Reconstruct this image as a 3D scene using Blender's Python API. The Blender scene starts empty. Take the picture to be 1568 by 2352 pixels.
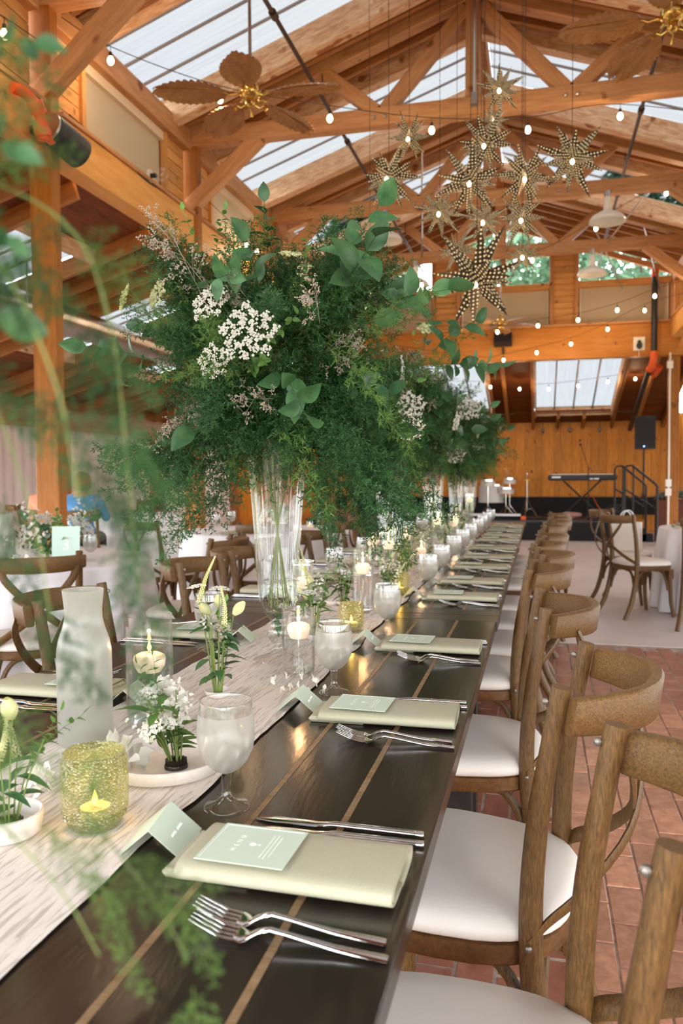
import bpy, math, random
from math import sin, cos, pi, radians, sqrt, atan2
from mathutils import Vector, Matrix, Quaternion, noise

S = bpy.context.scene
COL = S.collection
RND = random.Random(7)

# ---------------------------------------------------------------- camera
F_PX = 1829.0
yaw, pitch, roll = math.atan(456 / F_PX), -math.atan(86 / F_PX), radians(0.3)
fwd = Vector((-sin(yaw) * cos(pitch), cos(yaw) * cos(pitch), sin(pitch)))
rt = Vector((cos(yaw), sin(yaw), 0)); up = rt.cross(fwd)
rt2 = rt * cos(roll) - up * sin(roll); up2 = up * cos(roll) + rt * sin(roll)
cd = bpy.data.cameras.new('camera'); cam = bpy.data.objects.new('camera', cd); COL.objects.link(cam)
cam.matrix_world = Matrix(((rt2.x, up2.x, -fwd.x, 0), (rt2.y, up2.y, -fwd.y, 0), (rt2.z, up2.z, -fwd.z, 1.236), (0, 0, 0, 1)))
cd.sensor_fit = 'VERTICAL'; cd.sensor_height = 36; cd.lens = 36 * F_PX / 2352
cd.clip_start = 0.02; cd.clip_end = 200
cd.dof.use_dof = True; cd.dof.focus_distance = 1.6; cd.dof.aperture_fstop = 5.6
S.camera = cam

# ---------------------------------------------------------------- world, sky light, exposure
w = bpy.data.worlds.new('overcast_sky'); S.world = w; w.use_nodes = True
wn = w.node_tree.nodes; wl = w.node_tree.links
bg = wn['Background']; bg.inputs[1].default_value = 10.5
tc = wn.new('ShaderNodeTexCoord'); ns = wn.new('ShaderNodeTexNoise'); ns.inputs['Scale'].default_value = 2.0
cr = wn.new('ShaderNodeValToRGB'); cr.color_ramp.elements[0].color = (.86, .93, 1, 1); cr.color_ramp.elements[1].color = (1, 1, 1, 1)
wl.new(tc.outputs['Generated'], ns.inputs['Vector']); wl.new(ns.outputs['Fac'], cr.inputs['Fac']); wl.new(cr.outputs['Color'], bg.inputs['Color'])
S.view_settings.view_transform = 'Standard'; S.view_settings.look = 'None'
S.view_settings.exposure = 0.0; S.view_settings.gamma = 1.0; S.view_settings.use_curve_mapping = False
S.cycles.use_denoising = True
S.cycles.max_bounces = 8; S.cycles.transparent_max_bounces = 16; S.cycles.transmission_bounces = 8
S.cycles.sample_clamp_indirect = 4.0; S.cycles.caustics_reflective = False; S.cycles.caustics_refractive = False
def portal(name, loc, sx, sy, d):
    l = bpy.data.lights.new(name, 'AREA'); l.shape = 'RECTANGLE'; l.size = sx; l.size_y = sy; l.cycles.is_portal = True
    o = bpy.data.objects.new(name, l); COL.objects.link(o); o.location = loc
    o.rotation_euler = Vector(d).to_track_quat('-Z', 'Y').to_euler(); return o

# ---------------------------------------------------------------- helpers
class MB:
    def __init__(s): s.v = []; s.f = []
    def add(s, vs, fs):
        b = len(s.v); s.v += [tuple(p) for p in vs]; s.f += [tuple(b + i for i in f) for f in fs]; return s
    def box(s, a, b):
        x0, y0, z0 = a; x1, y1, z1 = b
        return s.add([(x0, y0, z0), (x1, y0, z0), (x1, y1, z0), (x0, y1, z0), (x0, y0, z1), (x1, y0, z1), (x1, y1, z1), (x0, y1, z1)],
                     [(0, 3, 2, 1), (4, 5, 6, 7), (0, 1, 5, 4), (1, 2, 6, 5), (2, 3, 7, 6), (3, 0, 4, 7)])
    def bar(s, p0, p1, w, h, up=(0, 0, 1)):
        p0, p1 = Vector(p0), Vector(p1); d = (p1 - p0).normalized(); u = Vector(up)
        r = d.cross(u)
        r = r.normalized() if r.length > 1e-5 else Vector((1, 0, 0)); u = r.cross(d)
        c = [r * (a * w / 2) + u * (b * h / 2) for a, b in ((-1, -1), (1, -1), (1, 1), (-1, 1))]
        return s.add([p0 + q for q in c] + [p1 + q for q in c], [(3, 2, 1, 0), (4, 5, 6, 7), (0, 1, 5, 4), (1, 2, 6, 5), (2, 3, 7, 6), (3, 0, 4, 7)])
    def tube(s, pts, r, n=8, flat=None, up=None, caps=True):
        pts = [Vector(p) for p in pts]; m = len(pts)
        if not hasattr(r, '__len__'): r = [r] * m
        if flat is None: fl = [1] * m
        elif hasattr(flat, '__len__'): fl = flat
        else: fl = [flat] * m
        b = len(s.v); u = Vector(up) if up is not None else None
        for i, p in enumerate(pts):
            d = (pts[min(i + 1, m - 1)] - pts[max(i - 1, 0)]).normalized()
            if up is not None: a = d.cross(Vector(up))
            else:
                if u is None: u = Vector((0, 0, 1)) if abs(d.z) < .9 else Vector((1, 0, 0))
                a = d.cross(u)
            a = a.normalized() if a.length > 1e-6 else Vector((1, 0, 0)); c = a.cross(d).normalized()
            if up is None: u = c
            for k in range(n):
                t = 2 * pi * k / n
                s.v.append(tuple(p + a * (cos(t) * r[i]) + c * (sin(t) * r[i] * fl[i])))
        for i in range(m - 1):
            for k in range(n):
                k2 = (k + 1) % n
                s.f.append((b + i * n + k, b + i * n + k2, b + (i + 1) * n + k2, b + (i + 1) * n + k))
        if caps:
            s.f.append(tuple(b + k for k in range(n))[::-1]); s.f.append(tuple(b + (m - 1) * n + k for k in range(n)))
        return s
    def lathe(s, prof, n=24, c=(0, 0, 0), flute=0, nf=0, closed=False):
        b = len(s.v); m = len(prof)
        for q in prof:
            r, z = q[0], q[1]; fl = q[2] if len(q) > 2 else 1
            for k in range(n):
                t = 2 * pi * k / n; rr = r * (1 + flute * fl * cos(nf * t)) if flute else r
                s.v.append((c[0] + rr * cos(t), c[1] + rr * sin(t), c[2] + z))
        for i in range(m - 1 + (1 if closed else 0)):
            i2 = (i + 1) % m
            for k in range(n):
                k2 = (k + 1) % n
                s.f.append((b + i * n + k, b + i * n + k2, b + i2 * n + k2, b + i2 * n + k))
        return s
    def ball(s, c, r, n=8, m=6, sc=(1, 1, 1)):
        p = [(sin(pi * i / m) * 1.0, -cos(pi * i / m)) for i in range(m + 1)]; p[0] = (1e-4, -1); p[-1] = (1e-4, 1)
        b = len(s.v); s.lathe(p, n)
        for i in range(b, len(s.v)):
            v = s.v[i]; s.v[i] = (c[0] + v[0] * r * sc[0], c[1] + v[1] * r * sc[1], c[2] + v[2] * r * sc[2])
        return s
    def xf(s, Mx, start=0):
        for i in range(start, len(s.v)): s.v[i] = tuple(Mx @ Vector(s.v[i]))
        return s
    def mesh(s, name, mat, smooth=False, angle=35):
        me = bpy.data.meshes.new(name); me.from_pydata(s.v, [], s.f); me.update()
        if isinstance(mat, (list, tuple)):
            for q in mat: me.materials.append(q)
        elif mat: me.materials.append(mat)
        if smooth:
            me.shade_smooth()
            if angle < 180: me.set_sharp_from_angle(angle=radians(angle))
        return me

def WM(o):
    return (WM(o.parent) if o.parent else Matrix.Identity(4)) @ o.matrix_basis
def link(name, me, parent=None, mat4=None, world=False):
    o = bpy.data.objects.new(name, me); COL.objects.link(o)
    if parent: o.parent = parent
    if mat4 is not None: o.matrix_basis = (WM(parent).inverted() @ mat4) if (parent and world) else mat4
    return o
def tag(o, label=None, cat=None, group=None, kind=None):
    if label: o['label'] = label
    if cat: o['category'] = cat
    if group: o['group'] = group
    if kind: o['kind'] = kind
    return o
def thing(name, label, cat, loc=(0, 0, 0), rz=0, group=None, sc=1):
    o = bpy.data.objects.new(name, None); COL.objects.link(o); o.location = loc; o.rotation_euler = (0, 0, rz); o.scale = (sc,) * 3
    return tag(o, label, cat, group)
def part(name, mb, mat, parent=None, smooth=False, angle=35, loc=None, rot=None, label=None):
    o = link(name, mb.mesh(name, mat, smooth, angle), parent)
    if loc: o.location = loc
    if rot: o.rotation_euler = rot
    if label: o['label'] = label
    return o
def struct(name, mb, mat, parent=None, smooth=False, label=None):
    o = part(name, mb, mat, parent, smooth)
    if not parent: o['kind'] = 'structure'; o['label'] = label or ('wooden ' + name.replace('_', ' '))
    return o
def root(name, label, loc=(0, 0, 0)):
    o = bpy.data.objects.new(name, None); COL.objects.link(o); o.location = loc
    o['kind'] = 'structure'; o['label'] = label; return o
def dup(src, loc=None, rz=None, label=None, group=None, parent=None, sc=None):
    c = src.copy(); COL.objects.link(c)
    if parent is not None: c.parent = parent
    if loc is not None: c.location = loc
    if rz is not None: c.rotation_euler = (c.rotation_euler[0], c.rotation_euler[1], rz)
    if sc is not None: c.scale = (sc,) * 3
    if label: c['label'] = label
    if group: c['group'] = group
    for ch in list(src.children): dup(ch, parent=c)
    return c
_bc = {}
def basis(d, u=(0, 0, 1)):
    d = Vector(d).normalized(); u = Vector(u); r = d.cross(u)
    r = r.normalized() if r.length > 1e-5 else Vector((0, 1, 0)); u2 = r.cross(d)
    return Matrix((( d.x, -r.x, u2.x), (d.y, -r.y, u2.y), (d.z, -r.z, u2.z))).to_4x4()
def beam(name, p0, p1, w, h, mat, parent=None, u=(0, 0, 1)):
    """a timber from p0 to p1 (world), w wide, h deep, its grain along local x; alike timbers share a mesh"""
    p0, p1 = Vector(p0), Vector(p1); L = (p1 - p0).length
    k = (round(L, 3), round(w, 3), round(h, 3), mat.name)
    if k not in _bc:
        c = min(.006, w * .12, h * .12); m = MB(); ring = [(-w/2+c, -h/2), (w/2-c, -h/2), (w/2, -h/2+c), (w/2, h/2-c), (w/2-c, h/2), (-w/2+c, h/2), (-w/2, h/2-c), (-w/2, -h/2+c)]
        if w > .05 and h > .05:
            m.add([(x, a, b) for x in (-L/2, L/2) for a, b in ring], [tuple(range(7, -1, -1)), tuple(range(8, 16))] + [(i, (i+1) % 8, 8 + (i+1) % 8, 8 + i) for i in range(8)])
        else: m.box((-L/2, -w/2, -h/2), (L/2, w/2, h/2))
        _bc[k] = m.mesh(name, mat)
    T = Matrix.Translation((p0 + p1) / 2) @ basis(p1 - p0, u)
    o = link(name, _bc[k], parent, T, True)
    return o
def lerp(a, b, t): return a + (b - a) * t
def bez(p0, p1, p2, p3, n=10):
    o = []
    for i in range(n + 1):
        t = i / n; a = 1 - t
        o.append(Vector(p0) * a**3 + Vector(p1) * 3*a*a*t + Vector(p2) * 3*a*t*t + Vector(p3) * t**3)
    return o
def crom(P, n=6):
    P = [Vector(p) for p in P]; Q = [P[0]*2 - P[1]] + P + [P[-1]*2 - P[-2]]; o = []
    for i in range(1, len(Q) - 2):
        for k in range(n):
            t = k / n; a, b, c, d = Q[i-1], Q[i], Q[i+1], Q[i+2]
            o.append(.5 * ((2*b) + (c - a)*t + (2*a - 5*b + 4*c - d)*t*t + (3*b - a - 3*c + d)*t**3))
    o.append(P[-1]); return o

# ---------------------------------------------------------------- materials
def sr(r, g, b):
    f = lambda c: (c/255/12.92) if c/255 <= .04045 else ((c/255 + .055)/1.055)**2.4
    return (f(r), f(g), f(b), 1)
def base(name, col=(.5, .5, .5, 1), rough=.5, metal=0, spec=.5, trans=0, ior=1.45, bump=None):
    m = bpy.data.materials.new(name); m.use_nodes = True; n = m.node_tree.nodes; p = n['Principled BSDF']
    p.inputs['Base Color'].default_value = col; p.inputs['Roughness'].default_value = rough; p.inputs['Metallic'].default_value = metal
    p.inputs['Specular IOR Level'].default_value = spec; p.inputs['Transmission Weight'].default_value = trans; p.inputs['IOR'].default_value = ior
    if bump:
        sc, st = bump[:2]
        t = n.new('ShaderNodeTexCoord'); mp = n.new('ShaderNodeMapping'); mp.inputs['Scale'].default_value = bump[2] if len(bump) > 2 else (1, 1, 1)
        ns = n.new('ShaderNodeTexNoise'); ns.inputs['Scale'].default_value = sc; ns.inputs['Detail'].default_value = 4
        b = n.new('ShaderNodeBump'); b.inputs['Strength'].default_value = st; b.inputs['Distance'].default_value = .01
        L = m.node_tree.links
        L.new(t.outputs['Object'], mp.inputs['Vector']); L.new(mp.outputs[0], ns.inputs['Vector']); L.new(ns.outputs['Fac'], b.inputs['Height']); L.new(b.outputs[0], p.inputs['Normal'])
    return m
def mottled(name, c1, c2, rough=.6, scale=8, stretch=(1, 1, 1), rnd=.25, bump=.15, knots=None, spec=.4, metal=0, detail=5, coord='Object'):
    """two-tone noise along a grain direction, tone shifted per object"""
    m = base(name, c1, rough, metal, spec); n = m.node_tree.nodes; L = m.node_tree.links; p = n['Principled BSDF']
    t = n.new('ShaderNodeTexCoord'); oi = n.new('ShaderNodeObjectInfo')
    ad = n.new('ShaderNodeVectorMath'); ad.operation = 'ADD'
    sc3 = n.new('ShaderNodeVectorMath'); sc3.operation = 'SCALE'; sc3.inputs[0].default_value = (13, 7, 5); L.new(oi.outputs['Random'], sc3.inputs['Scale'])
    L.new(t.outputs[coord], ad.inputs[0]); L.new(sc3.outputs[0], ad.inputs[1])
    mp = n.new('ShaderNodeMapping'); mp.inputs['Scale'].default_value = stretch; L.new(ad.outputs[0], mp.inputs['Vector'])
    ns = n.new('ShaderNodeTexNoise'); ns.inputs['Scale'].default_value = scale; ns.inputs['Detail'].default_value = detail; ns.inputs['Roughness'].default_value = .65; ns.inputs['Distortion'].default_value = .6
    L.new(mp.outputs[0], ns.inputs['Vector'])
    cr = n.new('ShaderNodeValToRGB'); cr.color_ramp.elements[0].position = .3; cr.color_ramp.elements[1].position = .7
    cr.color_ramp.elements[0].color = c2; cr.color_ramp.elements[1].color = c1; L.new(ns.outputs['Fac'], cr.inputs['Fac'])
    hs = n.new('ShaderNodeHueSaturation'); mr = n.new('ShaderNodeMapRange'); mr.inputs['To Min'].default_value = 1 - rnd; mr.inputs['To Max'].default_value = 1 + rnd
    L.new(oi.outputs['Random'], mr.inputs['Value']); L.new(mr.outputs[0], hs.inputs['Value']); L.new(cr.outputs['Color'], hs.inputs['Color'])
    out = hs.outputs['Color']
    if knots:
        n2 = n.new('ShaderNodeTexNoise'); n2.inputs['Scale'].default_value = knots[1]; n2.inputs['Detail'].default_value = 1
        L.new(ad.outputs[0], n2.inputs['Vector'])
        r2 = n.new('ShaderNodeValToRGB'); r2.color_ramp.elements[0].position = knots[2]; r2.color_ramp.elements[1].position = knots[2] + .07
        L.new(n2.outputs['Fac'], r2.inputs['Fac'])
        mx = n.new('ShaderNodeMixRGB'); L.new(r2.outputs['Color'], mx.inputs['Fac']); L.new(out, mx.inputs['Color1']); mx.inputs['Color2'].default_value = knots[0]; out = mx.outputs['Color']
    L.new(out, p.inputs['Base Color'])
    if bump:
        b = n.new('ShaderNodeBump'); b.inputs['Strength'].default_value = bump; b.inputs['Distance'].default_value = .004
        L.new(ns.outputs['Fac'], b.inputs['Height']); L.new(b.outputs[0], p.inputs['Normal'])
    return m
def emit(name, col, s, sample=False):
    m = bpy.data.materials.new(name); m.use_nodes = True; n = m.node_tree.nodes; n.clear()
    e = n.new('ShaderNodeEmission'); e.inputs[0].default_value = col; e.inputs[1].default_value = s
    o = n.new('ShaderNodeOutputMaterial'); m.node_tree.links.new(e.outputs[0], o.inputs[0])
    if not sample: m.cycles.emission_sampling = 'NONE'
    return m
def thin_glass(name, tint=(1, 1, 1, 1), gloss=1.0, rough=.02, bump=None, haze=0, ior=1.45):
    """one-sided glass skin: see-through, mirror-like at grazing angles, optional haze and relief"""
    m = bpy.data.materials.new(name); m.use_nodes = True; n = m.node_tree.nodes; n.clear(); L = m.node_tree.links
    o = n.new('ShaderNodeOutputMaterial'); tr = n.new('ShaderNodeBsdfTransparent'); tr.inputs[0].default_value = tint
    gl = n.new('ShaderNodeBsdfGlossy'); gl.inputs['Roughness'].default_value = rough; gl.inputs[0].default_value = (gloss, gloss, gloss, 1)
    lw = n.new('ShaderNodeLayerWeight'); lw.inputs[0].default_value = .5; pw = n.new('ShaderNodeMath'); pw.operation = 'POWER'; pw.inputs[1].default_value = 3.2; L.new(lw.outputs['Facing'], pw.inputs[0])
    fr = n.new('ShaderNodeMapRange'); fr.inputs['To Min'].default_value = ((ior - 1) / (ior + 1)) ** 2; fr.inputs['To Max'].default_value = min(.85, .35 + (ior - 1) * .5); L.new(pw.outputs[0], fr.inputs['Value']); mx = n.new('ShaderNodeMixShader')
    L.new(fr.outputs[0], mx.inputs[0]); L.new(tr.outputs[0], mx.inputs[1]); L.new(gl.outputs[0], mx.inputs[2]); out = mx
    if haze:
        tl = n.new('ShaderNodeBsdfTranslucent'); df = n.new('ShaderNodeBsdfDiffuse'); a = n.new('ShaderNodeMixShader'); a.inputs[0].default_value = .5
        for q in (tl, df): q.inputs[0].default_value = (.66, .63, .58, 1) if tint[0] > .8 else tint
        L.new(tl.outputs[0], a.inputs[1]); L.new(df.outputs[0], a.inputs[2]); b = n.new('ShaderNodeMixShader'); b.inputs[0].default_value = haze
        L.new(mx.outputs[0], b.inputs[1]); L.new(a.outputs[0], b.inputs[2]); out = b
    if bump:
        t = n.new('ShaderNodeTexCoord'); tx = n.new(bump[0]); tx.inputs['Scale'].default_value = bump[1]
        bp = n.new('ShaderNodeBump'); bp.inputs['Strength'].default_value = bump[2]; bp.inputs['Distance'].default_value = .004
        L.new(t.outputs['Object'], tx.inputs['Vector']); L.new(tx.outputs[0], bp.inputs['Height'])
        L.new(bp.outputs[0], gl.inputs['Normal']); L.new(bp.outputs[0], lw.inputs['Normal'])
    L.new(out.outputs[0], o.inputs[0]); return m
def leafy(name, c1, c2, trans=.35, rough=.5, scale=30):
    m = mottled(name, c1, c2, rough, scale, rnd=.3, bump=0, spec=.35)
    n = m.node_tree.nodes; L = m.node_tree.links; p = n['Principled BSDF']; o = n['Material Output']
    tl = n.new('ShaderNodeBsdfTranslucent'); mx = n.new('ShaderNodeMixShader'); mx.inputs[0].default_value = trans
    src = p.inputs['Base Color'].links[0].from_socket; L.new(src, tl.inputs[0])
    L.new(p.outputs[0], mx.inputs[1]); L.new(tl.outputs[0], mx.inputs[2]); L.new(mx.outputs[0], o.inputs[0]); return m

X1 = (1, 9, 9)
m_beam = mottled('fir_beam', sr(206, 152, 104), sr(168, 114, 70), .55, 3.0, X1, .12, .15, (sr(120, 62, 28), 5, .70))
m_rafter = mottled('fir_rafter', sr(184, 124, 70), sr(146, 90, 46), .6, 3.0, X1, .16, .15)
m_log = mottled('rough_sawn_fir', sr(244, 214, 180), sr(196, 136, 92), .75, 7.0, (1, 5, 5), .1, .5, (sr(160, 98, 62), 6, .66))
m_deck = mottled('roof_deck_boards', sr(132, 72, 30), sr(92, 46, 18), .65, 3.5, X1, .18, .2)
m_siding = mottled('cedar_siding', sr(226, 170, 106), sr(196, 134, 74), .6, 3.5, X1, .12, .2, (sr(120, 60, 20), 9, .72))
m_plankwall = mottled('stage_wall_boards', sr(230, 150, 44), sr(188, 112, 26), .5, 3.0, X1, .17, .15, (sr(110, 58, 16), 10, .70))
m_post = mottled('post_fir', sr(176, 110, 36), sr(140, 80, 20), .5, 2.4, X1, .06, .12, (sr(120, 66, 24), 6, .70))
m_gbeam = mottled('gable_beam_fir', sr(206, 136, 56), sr(178, 108, 36), .5, 2.2, X1, .05, .1, (sr(120, 66, 24), 7, .70))
m_glulam = mottled('glulam_fir', sr(240, 182, 106), sr(220, 152, 76), .5, 2.2, X1, .05, .1, (sr(140, 80, 30), 7, .72))
m_chair = mottled('weathered_oak', sr(124, 90, 48), sr(64, 44, 22), .42, 60, (5, 5, .8), .10, .35)
m_rail = mottled('weathered_oak_rail', sr(134, 98, 54), sr(74, 52, 28), .42, 60, (.8, 5, 5), .10, .35)
m_seatfr = mottled('oak_seat_frame', sr(118, 80, 42), sr(80, 52, 26), .5, 12, (1, 6, 6), .1, .3)
m_pad = base('ivory_vinyl', sr(232, 224, 214), .42, spec=.4, bump=(120, .05))
m_table = mottled('black_stained_plank', (.014, .010, .008, 1), (.034, .024, .016, 1), .2, 3, (6, 1, 6), .15, .25, spec=.6)
m_bread = mottled('black_stained_end', (.022, .017, .012, 1), (.05, .036, .024, 1), .3, 3, (1, 6, 6), .15, .25, spec=.6)
m_batten = mottled('worn_batten', sr(150, 124, 92), sr(98, 74, 48), .4, 20, (1, 6, 6), .1, .2)
m_tleg = mottled('dark_table_leg', (.03, .02, .014, 1), (.015, .01, .008, 1), .5, 5, (1, 1, 1), .1, .1)
m_brick = mottled('clay_brick', sr(208, 152, 122), sr(164, 108, 84), .30, 22, (1, 1, 1), .22, .12, spec=.5)
m_mortar = mottled('floor_mortar', sr(206, 190, 178), sr(140, 116, 102), .8, 14, bump=.3)
m_conc = mottled('polished_concrete', sr(226, 214, 212), sr(208, 196, 193), .38, 1.2, bump=.02, rnd=0)
m_curtain = mottled('ivory_liner_curtain', sr(232, 214, 204), sr(222, 200, 188), .8, 5, (1, 6, 1), .03, .1)
m_linen = base('white_table_linen', sr(240, 238, 240), .8, bump=(300, .1))
m_runner = None
m_sage = mottled('sage_linen', sr(184, 180, 154), sr(174, 170, 145), .85, 400, rnd=.03, bump=.15)
m_card = base('pale_green_card', sr(202, 216, 196), .7)
m_ink = base('white_ink', sr(246, 250, 244), .6)
m_steel = base('polished_steel', (.78, .77, .76, 1), .12, 1)
m_brass = base('brass', sr(214, 176, 98), .18, 1)
m_nickel = base('brushed_nickel', (.5, .48, .45, 1), .35, 1)
m_bolt = base('dull_bolt', (.25, .22, .19, 1), .45, .8)
m_blackm = base('black_metal', (.02, .02, .02, 1), .4, 0)
m_iron = base('dark_iron_pipe', sr(70, 52, 44), .5, .3)
m_white = base('white_enamel', sr(240, 232, 220), .25)
m_wcer = mottled('speckled_ceramic', sr(236, 228, 220), sr(224, 214, 204), .4, 60, rnd=.02, bump=.05)
m_wax = base('candle_wax', sr(250, 232, 205), .5); m_wax.node_tree.nodes['Principled BSDF'].inputs['Emission Color'].default_value = (1, .55, .22, 1); m_wax.node_tree.nodes['Principled BSDF'].inputs['Emission Strength'].default_value = .35; m_wax.cycles.emission_sampling = 'NONE'  # emission stands in for flame light glowing through the wax
m_flame = emit('candle_flame', (1, .62, .25, 1), 14)
m_bulb = emit('lit_filament_bulb', (1, .74, .42, 1), 22)
m_orange = base('orange_paint', sr(226, 92, 36), .45, bump=(60, .1))
m_rubber = base('black_cloth', (.012, .012, .013, 1), .9)
m_black = base('black_plastic', (.018, .018, .02, 1), .45)
m_duct = base('galvanised_duct', (.66, .63, .58, 1), .28, 1)
m_shade = base('tan_roller_shade', sr(192, 176, 152), .85, bump=(250, .08))
m_skyp = None
m_clear = thin_glass('clear_glass', ior=1.75)
m_pane = thin_glass('window_glass', (.96, .98, .98, 1))
m_goblet = thin_glass('frosted_goblet', (.93, .92, .90, 1), haze=.38, rough=.16, ior=1.8)
m_cglass = thin_glass('clear_goblet_glass', ior=1.6)
m_frost = thin_glass('frosted_carafe', (.9, .93, .9, 1), haze=.32, rough=.3)
m_green = thin_glass('green_hobnail_glass', (.72, .74, .48, 1), gloss=1, rough=.06, bump=('ShaderNodeTexVoronoi', 230, 1.0), haze=.05, ior=1.9)
m_vase = thin_glass('fluted_vase_glass', (.93, .935, .925, 1), gloss=.95, rough=.03, ior=1.62)
m_water = thin_glass('water', (.97, .98, .98, 1), ior=1.33)
m_fern = leafy('fern_green', sr(78, 120, 66), sr(30, 68, 38), .35)
m_fern2 = leafy('fern_light_green', sr(120, 150, 76), sr(74, 108, 52), .4)
m_leaf = leafy('salal_leaf', sr(92, 132, 84), sr(44, 84, 52), .25, .35, 12)
m_leaf2 = leafy('fresh_leaf', sr(128, 164, 84), sr(70, 116, 52), .3, .4, 12)
m_stem = leafy('stem_green', sr(132, 146, 84), sr(98, 118, 60), .1)
m_petal = leafy('white_petal', sr(250, 248, 240), sr(240, 236, 222), .3, .6, 20)
m_cream = leafy('cream_bud', sr(238, 232, 190), sr(206, 212, 150), .35, .55, 14)
m_dusty = leafy('dusty_pink_sprig', sr(204, 190, 176), sr(150, 134, 114), .3)
m_kenzan = base('pin_frog_metal', sr(70, 66, 58), .4, .8)
m_paleg = base('pale_blue_green_card', sr(196, 220, 208), .6)

def runner_mat():
    m = base('gauze_runner', sr(236, 224, 210), .9); n = m.node_tree.nodes; L = m.node_tree.links; p = n['Principled BSDF']
    t = n.new('ShaderNodeTexCoord'); mp = n.new('ShaderNodeMapping'); mp.inputs['Scale'].default_value = (70, 6, 1); L.new(t.outputs['Object'], mp.inputs['Vector'])
    ns = n.new('ShaderNodeTexNoise'); ns.inputs['Scale'].default_value = 2.2; ns.inputs['Detail'].default_value = 3; ns.inputs['Distortion'].default_value = .8; L.new(mp.outputs[0], ns.inputs['Vector'])
    b = n.new('ShaderNodeBump'); b.inputs['Strength'].default_value = 1; b.inputs['Distance'].default_value = .004; L.new(ns.outputs['Fac'], b.inputs['Height']); L.new(b.outputs[0], p.inputs['Normal'])
    cr = n.new('ShaderNodeValToRGB'); cr.color_ramp.elements[0].position = .36; cr.color_ramp.elements[1].position = .5
    cr.color_ramp.elements[0].color = sr(188, 178, 166); cr.color_ramp.elements[1].color = sr(226, 218, 208); L.new(ns.outputs['Fac'], cr.inputs['Fac']); L.new(cr.outputs[0], p.inputs['Base Color'])
    return m
m_runner = runner_mat()
def skylight_mat():
    """milky ribbed roof sheet: lets the sky through, dimmed, with faint streaks down the slope"""
    m = bpy.data.materials.new('milky_roof_sheet'); m.use_nodes = True; n = m.node_tree.nodes; n.clear(); L = m.node_tree.links
    t = n.new('ShaderNodeTexCoord'); mp = n.new('ShaderNodeMapping'); mp.inputs['Scale'].default_value = (.6, 26, 1); L.new(t.outputs['Object'], mp.inputs['Vector'])
    ns = n.new('ShaderNodeTexNoise'); ns.inputs['Scale'].default_value = 1.5; ns.inputs['Detail'].default_value = 3; L.new(mp.outputs[0], ns.inputs['Vector'])
    cr = n.new('ShaderNodeValToRGB'); cr.color_ramp.elements[0].color = (.268, .273, .276, 1); cr.color_ramp.elements[1].color = (.288, .291, .293, 1)
    cr.color_ramp.elements[0].position = .3; cr.color_ramp.elements[1].position = .6
    L.new(ns.outputs['Fac'], cr.inputs['Fac']); tr = n.new('ShaderNodeBsdfTransparent'); L.new(cr.outputs[0], tr.inputs[0])
    o = n.new('ShaderNodeOutputMaterial'); L.new(tr.outputs[0], o.inputs[0]); return m
m_skyp = skylight_mat()
def star_mat():
    """punched tin: glowing dots in the colour stand in for light through the holes"""
    m = base('punched_tin', sr(66, 56, 46), .5, .2); n = m.node_tree.nodes; L = m.node_tree.links; p = n['Principled BSDF']
    t = n.new('ShaderNodeTexCoord'); vo = n.new('ShaderNodeTexVoronoi'); vo.inputs['Scale'].default_value = 1; vo.inputs['Randomness'].default_value = .15
    L.new(t.outputs['UV'], vo.inputs['Vector']); vo.voronoi_dimensions = '2D'
    lt = n.new('ShaderNodeMath'); lt.operation = 'LESS_THAN'; lt.inputs[1].default_value = .24; L.new(vo.outputs['Distance'], lt.inputs[0])  # dot mask: emission painted on solid tin in place of lit holes
    ml = n.new('ShaderNodeMath'); ml.operation = 'MULTIPLY'; ml.inputs[1].default_value = 1.0; L.new(lt.outputs[0], ml.inputs[0])
    p.inputs['Emission Color'].default_value = (1, .70, .34, 1); L.new(ml.outputs[0], p.inputs['Emission Strength']); m.cycles.emission_sampling = 'NONE'
    return m
m_star = star_mat()

# ================================================================ SETTING
XC, XL, XR = -0.6, -3.38, 2.18
TR = [0.15, 2.55, 4.95, 7.35, 9.75, 12.15]
YG = 14.2
zr = lambda x: 5.62 - .35 * abs(x - XC)
za = lambda x: 3.52 - .30 * (abs(x - XC) - 2.78)          # side aisle roof underside
zb = lambda y: 3.42 - .29 * (y - 14.25)                    # stage lean-to underside
SLN = Vector((.35, 0, 1)).normalized()

# ground outside (unseen, added to stop sky light from below), floors
g = struct('ground', MB().box((-40, -30, -.12), (40, 60, -.06)), mottled('outdoor_ground', sr(120, 130, 90), sr(96, 100, 80), .9, 1), label='grass ground outside the hall')
fl = struct('floor', MB().box((-7.4, 6.0, -.05), (6.2, 18.2, 0)), m_conc, label='pale pinkish grey polished concrete floor towards the stage')
fb = struct('floor', MB().box((-7.4, -3.2, -.05), (6.2, 6.0, -.0035)), m_mortar, label='red brick paved floor with pale mortar joints')
bm_ = MB(); c = .0028; bw, bl = .0955, .199
bm_.add([(-bw/2, -bl/2, -.03), (bw/2, -bl/2, -.03), (bw/2, bl/2, -.03), (-bw/2, bl/2, -.03),
         (-bw/2, -bl/2, -c), (bw/2, -bl/2, -c), (bw/2, bl/2, -c), (-bw/2, bl/2, -c),
         (-bw/2+c, -bl/2+c, 0), (bw/2-c, -bl/2+c, 0), (bw/2-c, bl/2-c, 0), (-bw/2+c, bl/2-c, 0)],
        [(8, 9, 10, 11), (4, 5, 9, 8), (5, 6, 10, 9), (6, 7, 11, 10), (7, 4, 8, 11), (0, 1, 5, 4), (1, 2, 6, 5), (2, 3, 7, 6), (3, 0, 4, 7)])
me_brick = bm_.mesh('brick', m_brick)
rest = MB()
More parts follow.
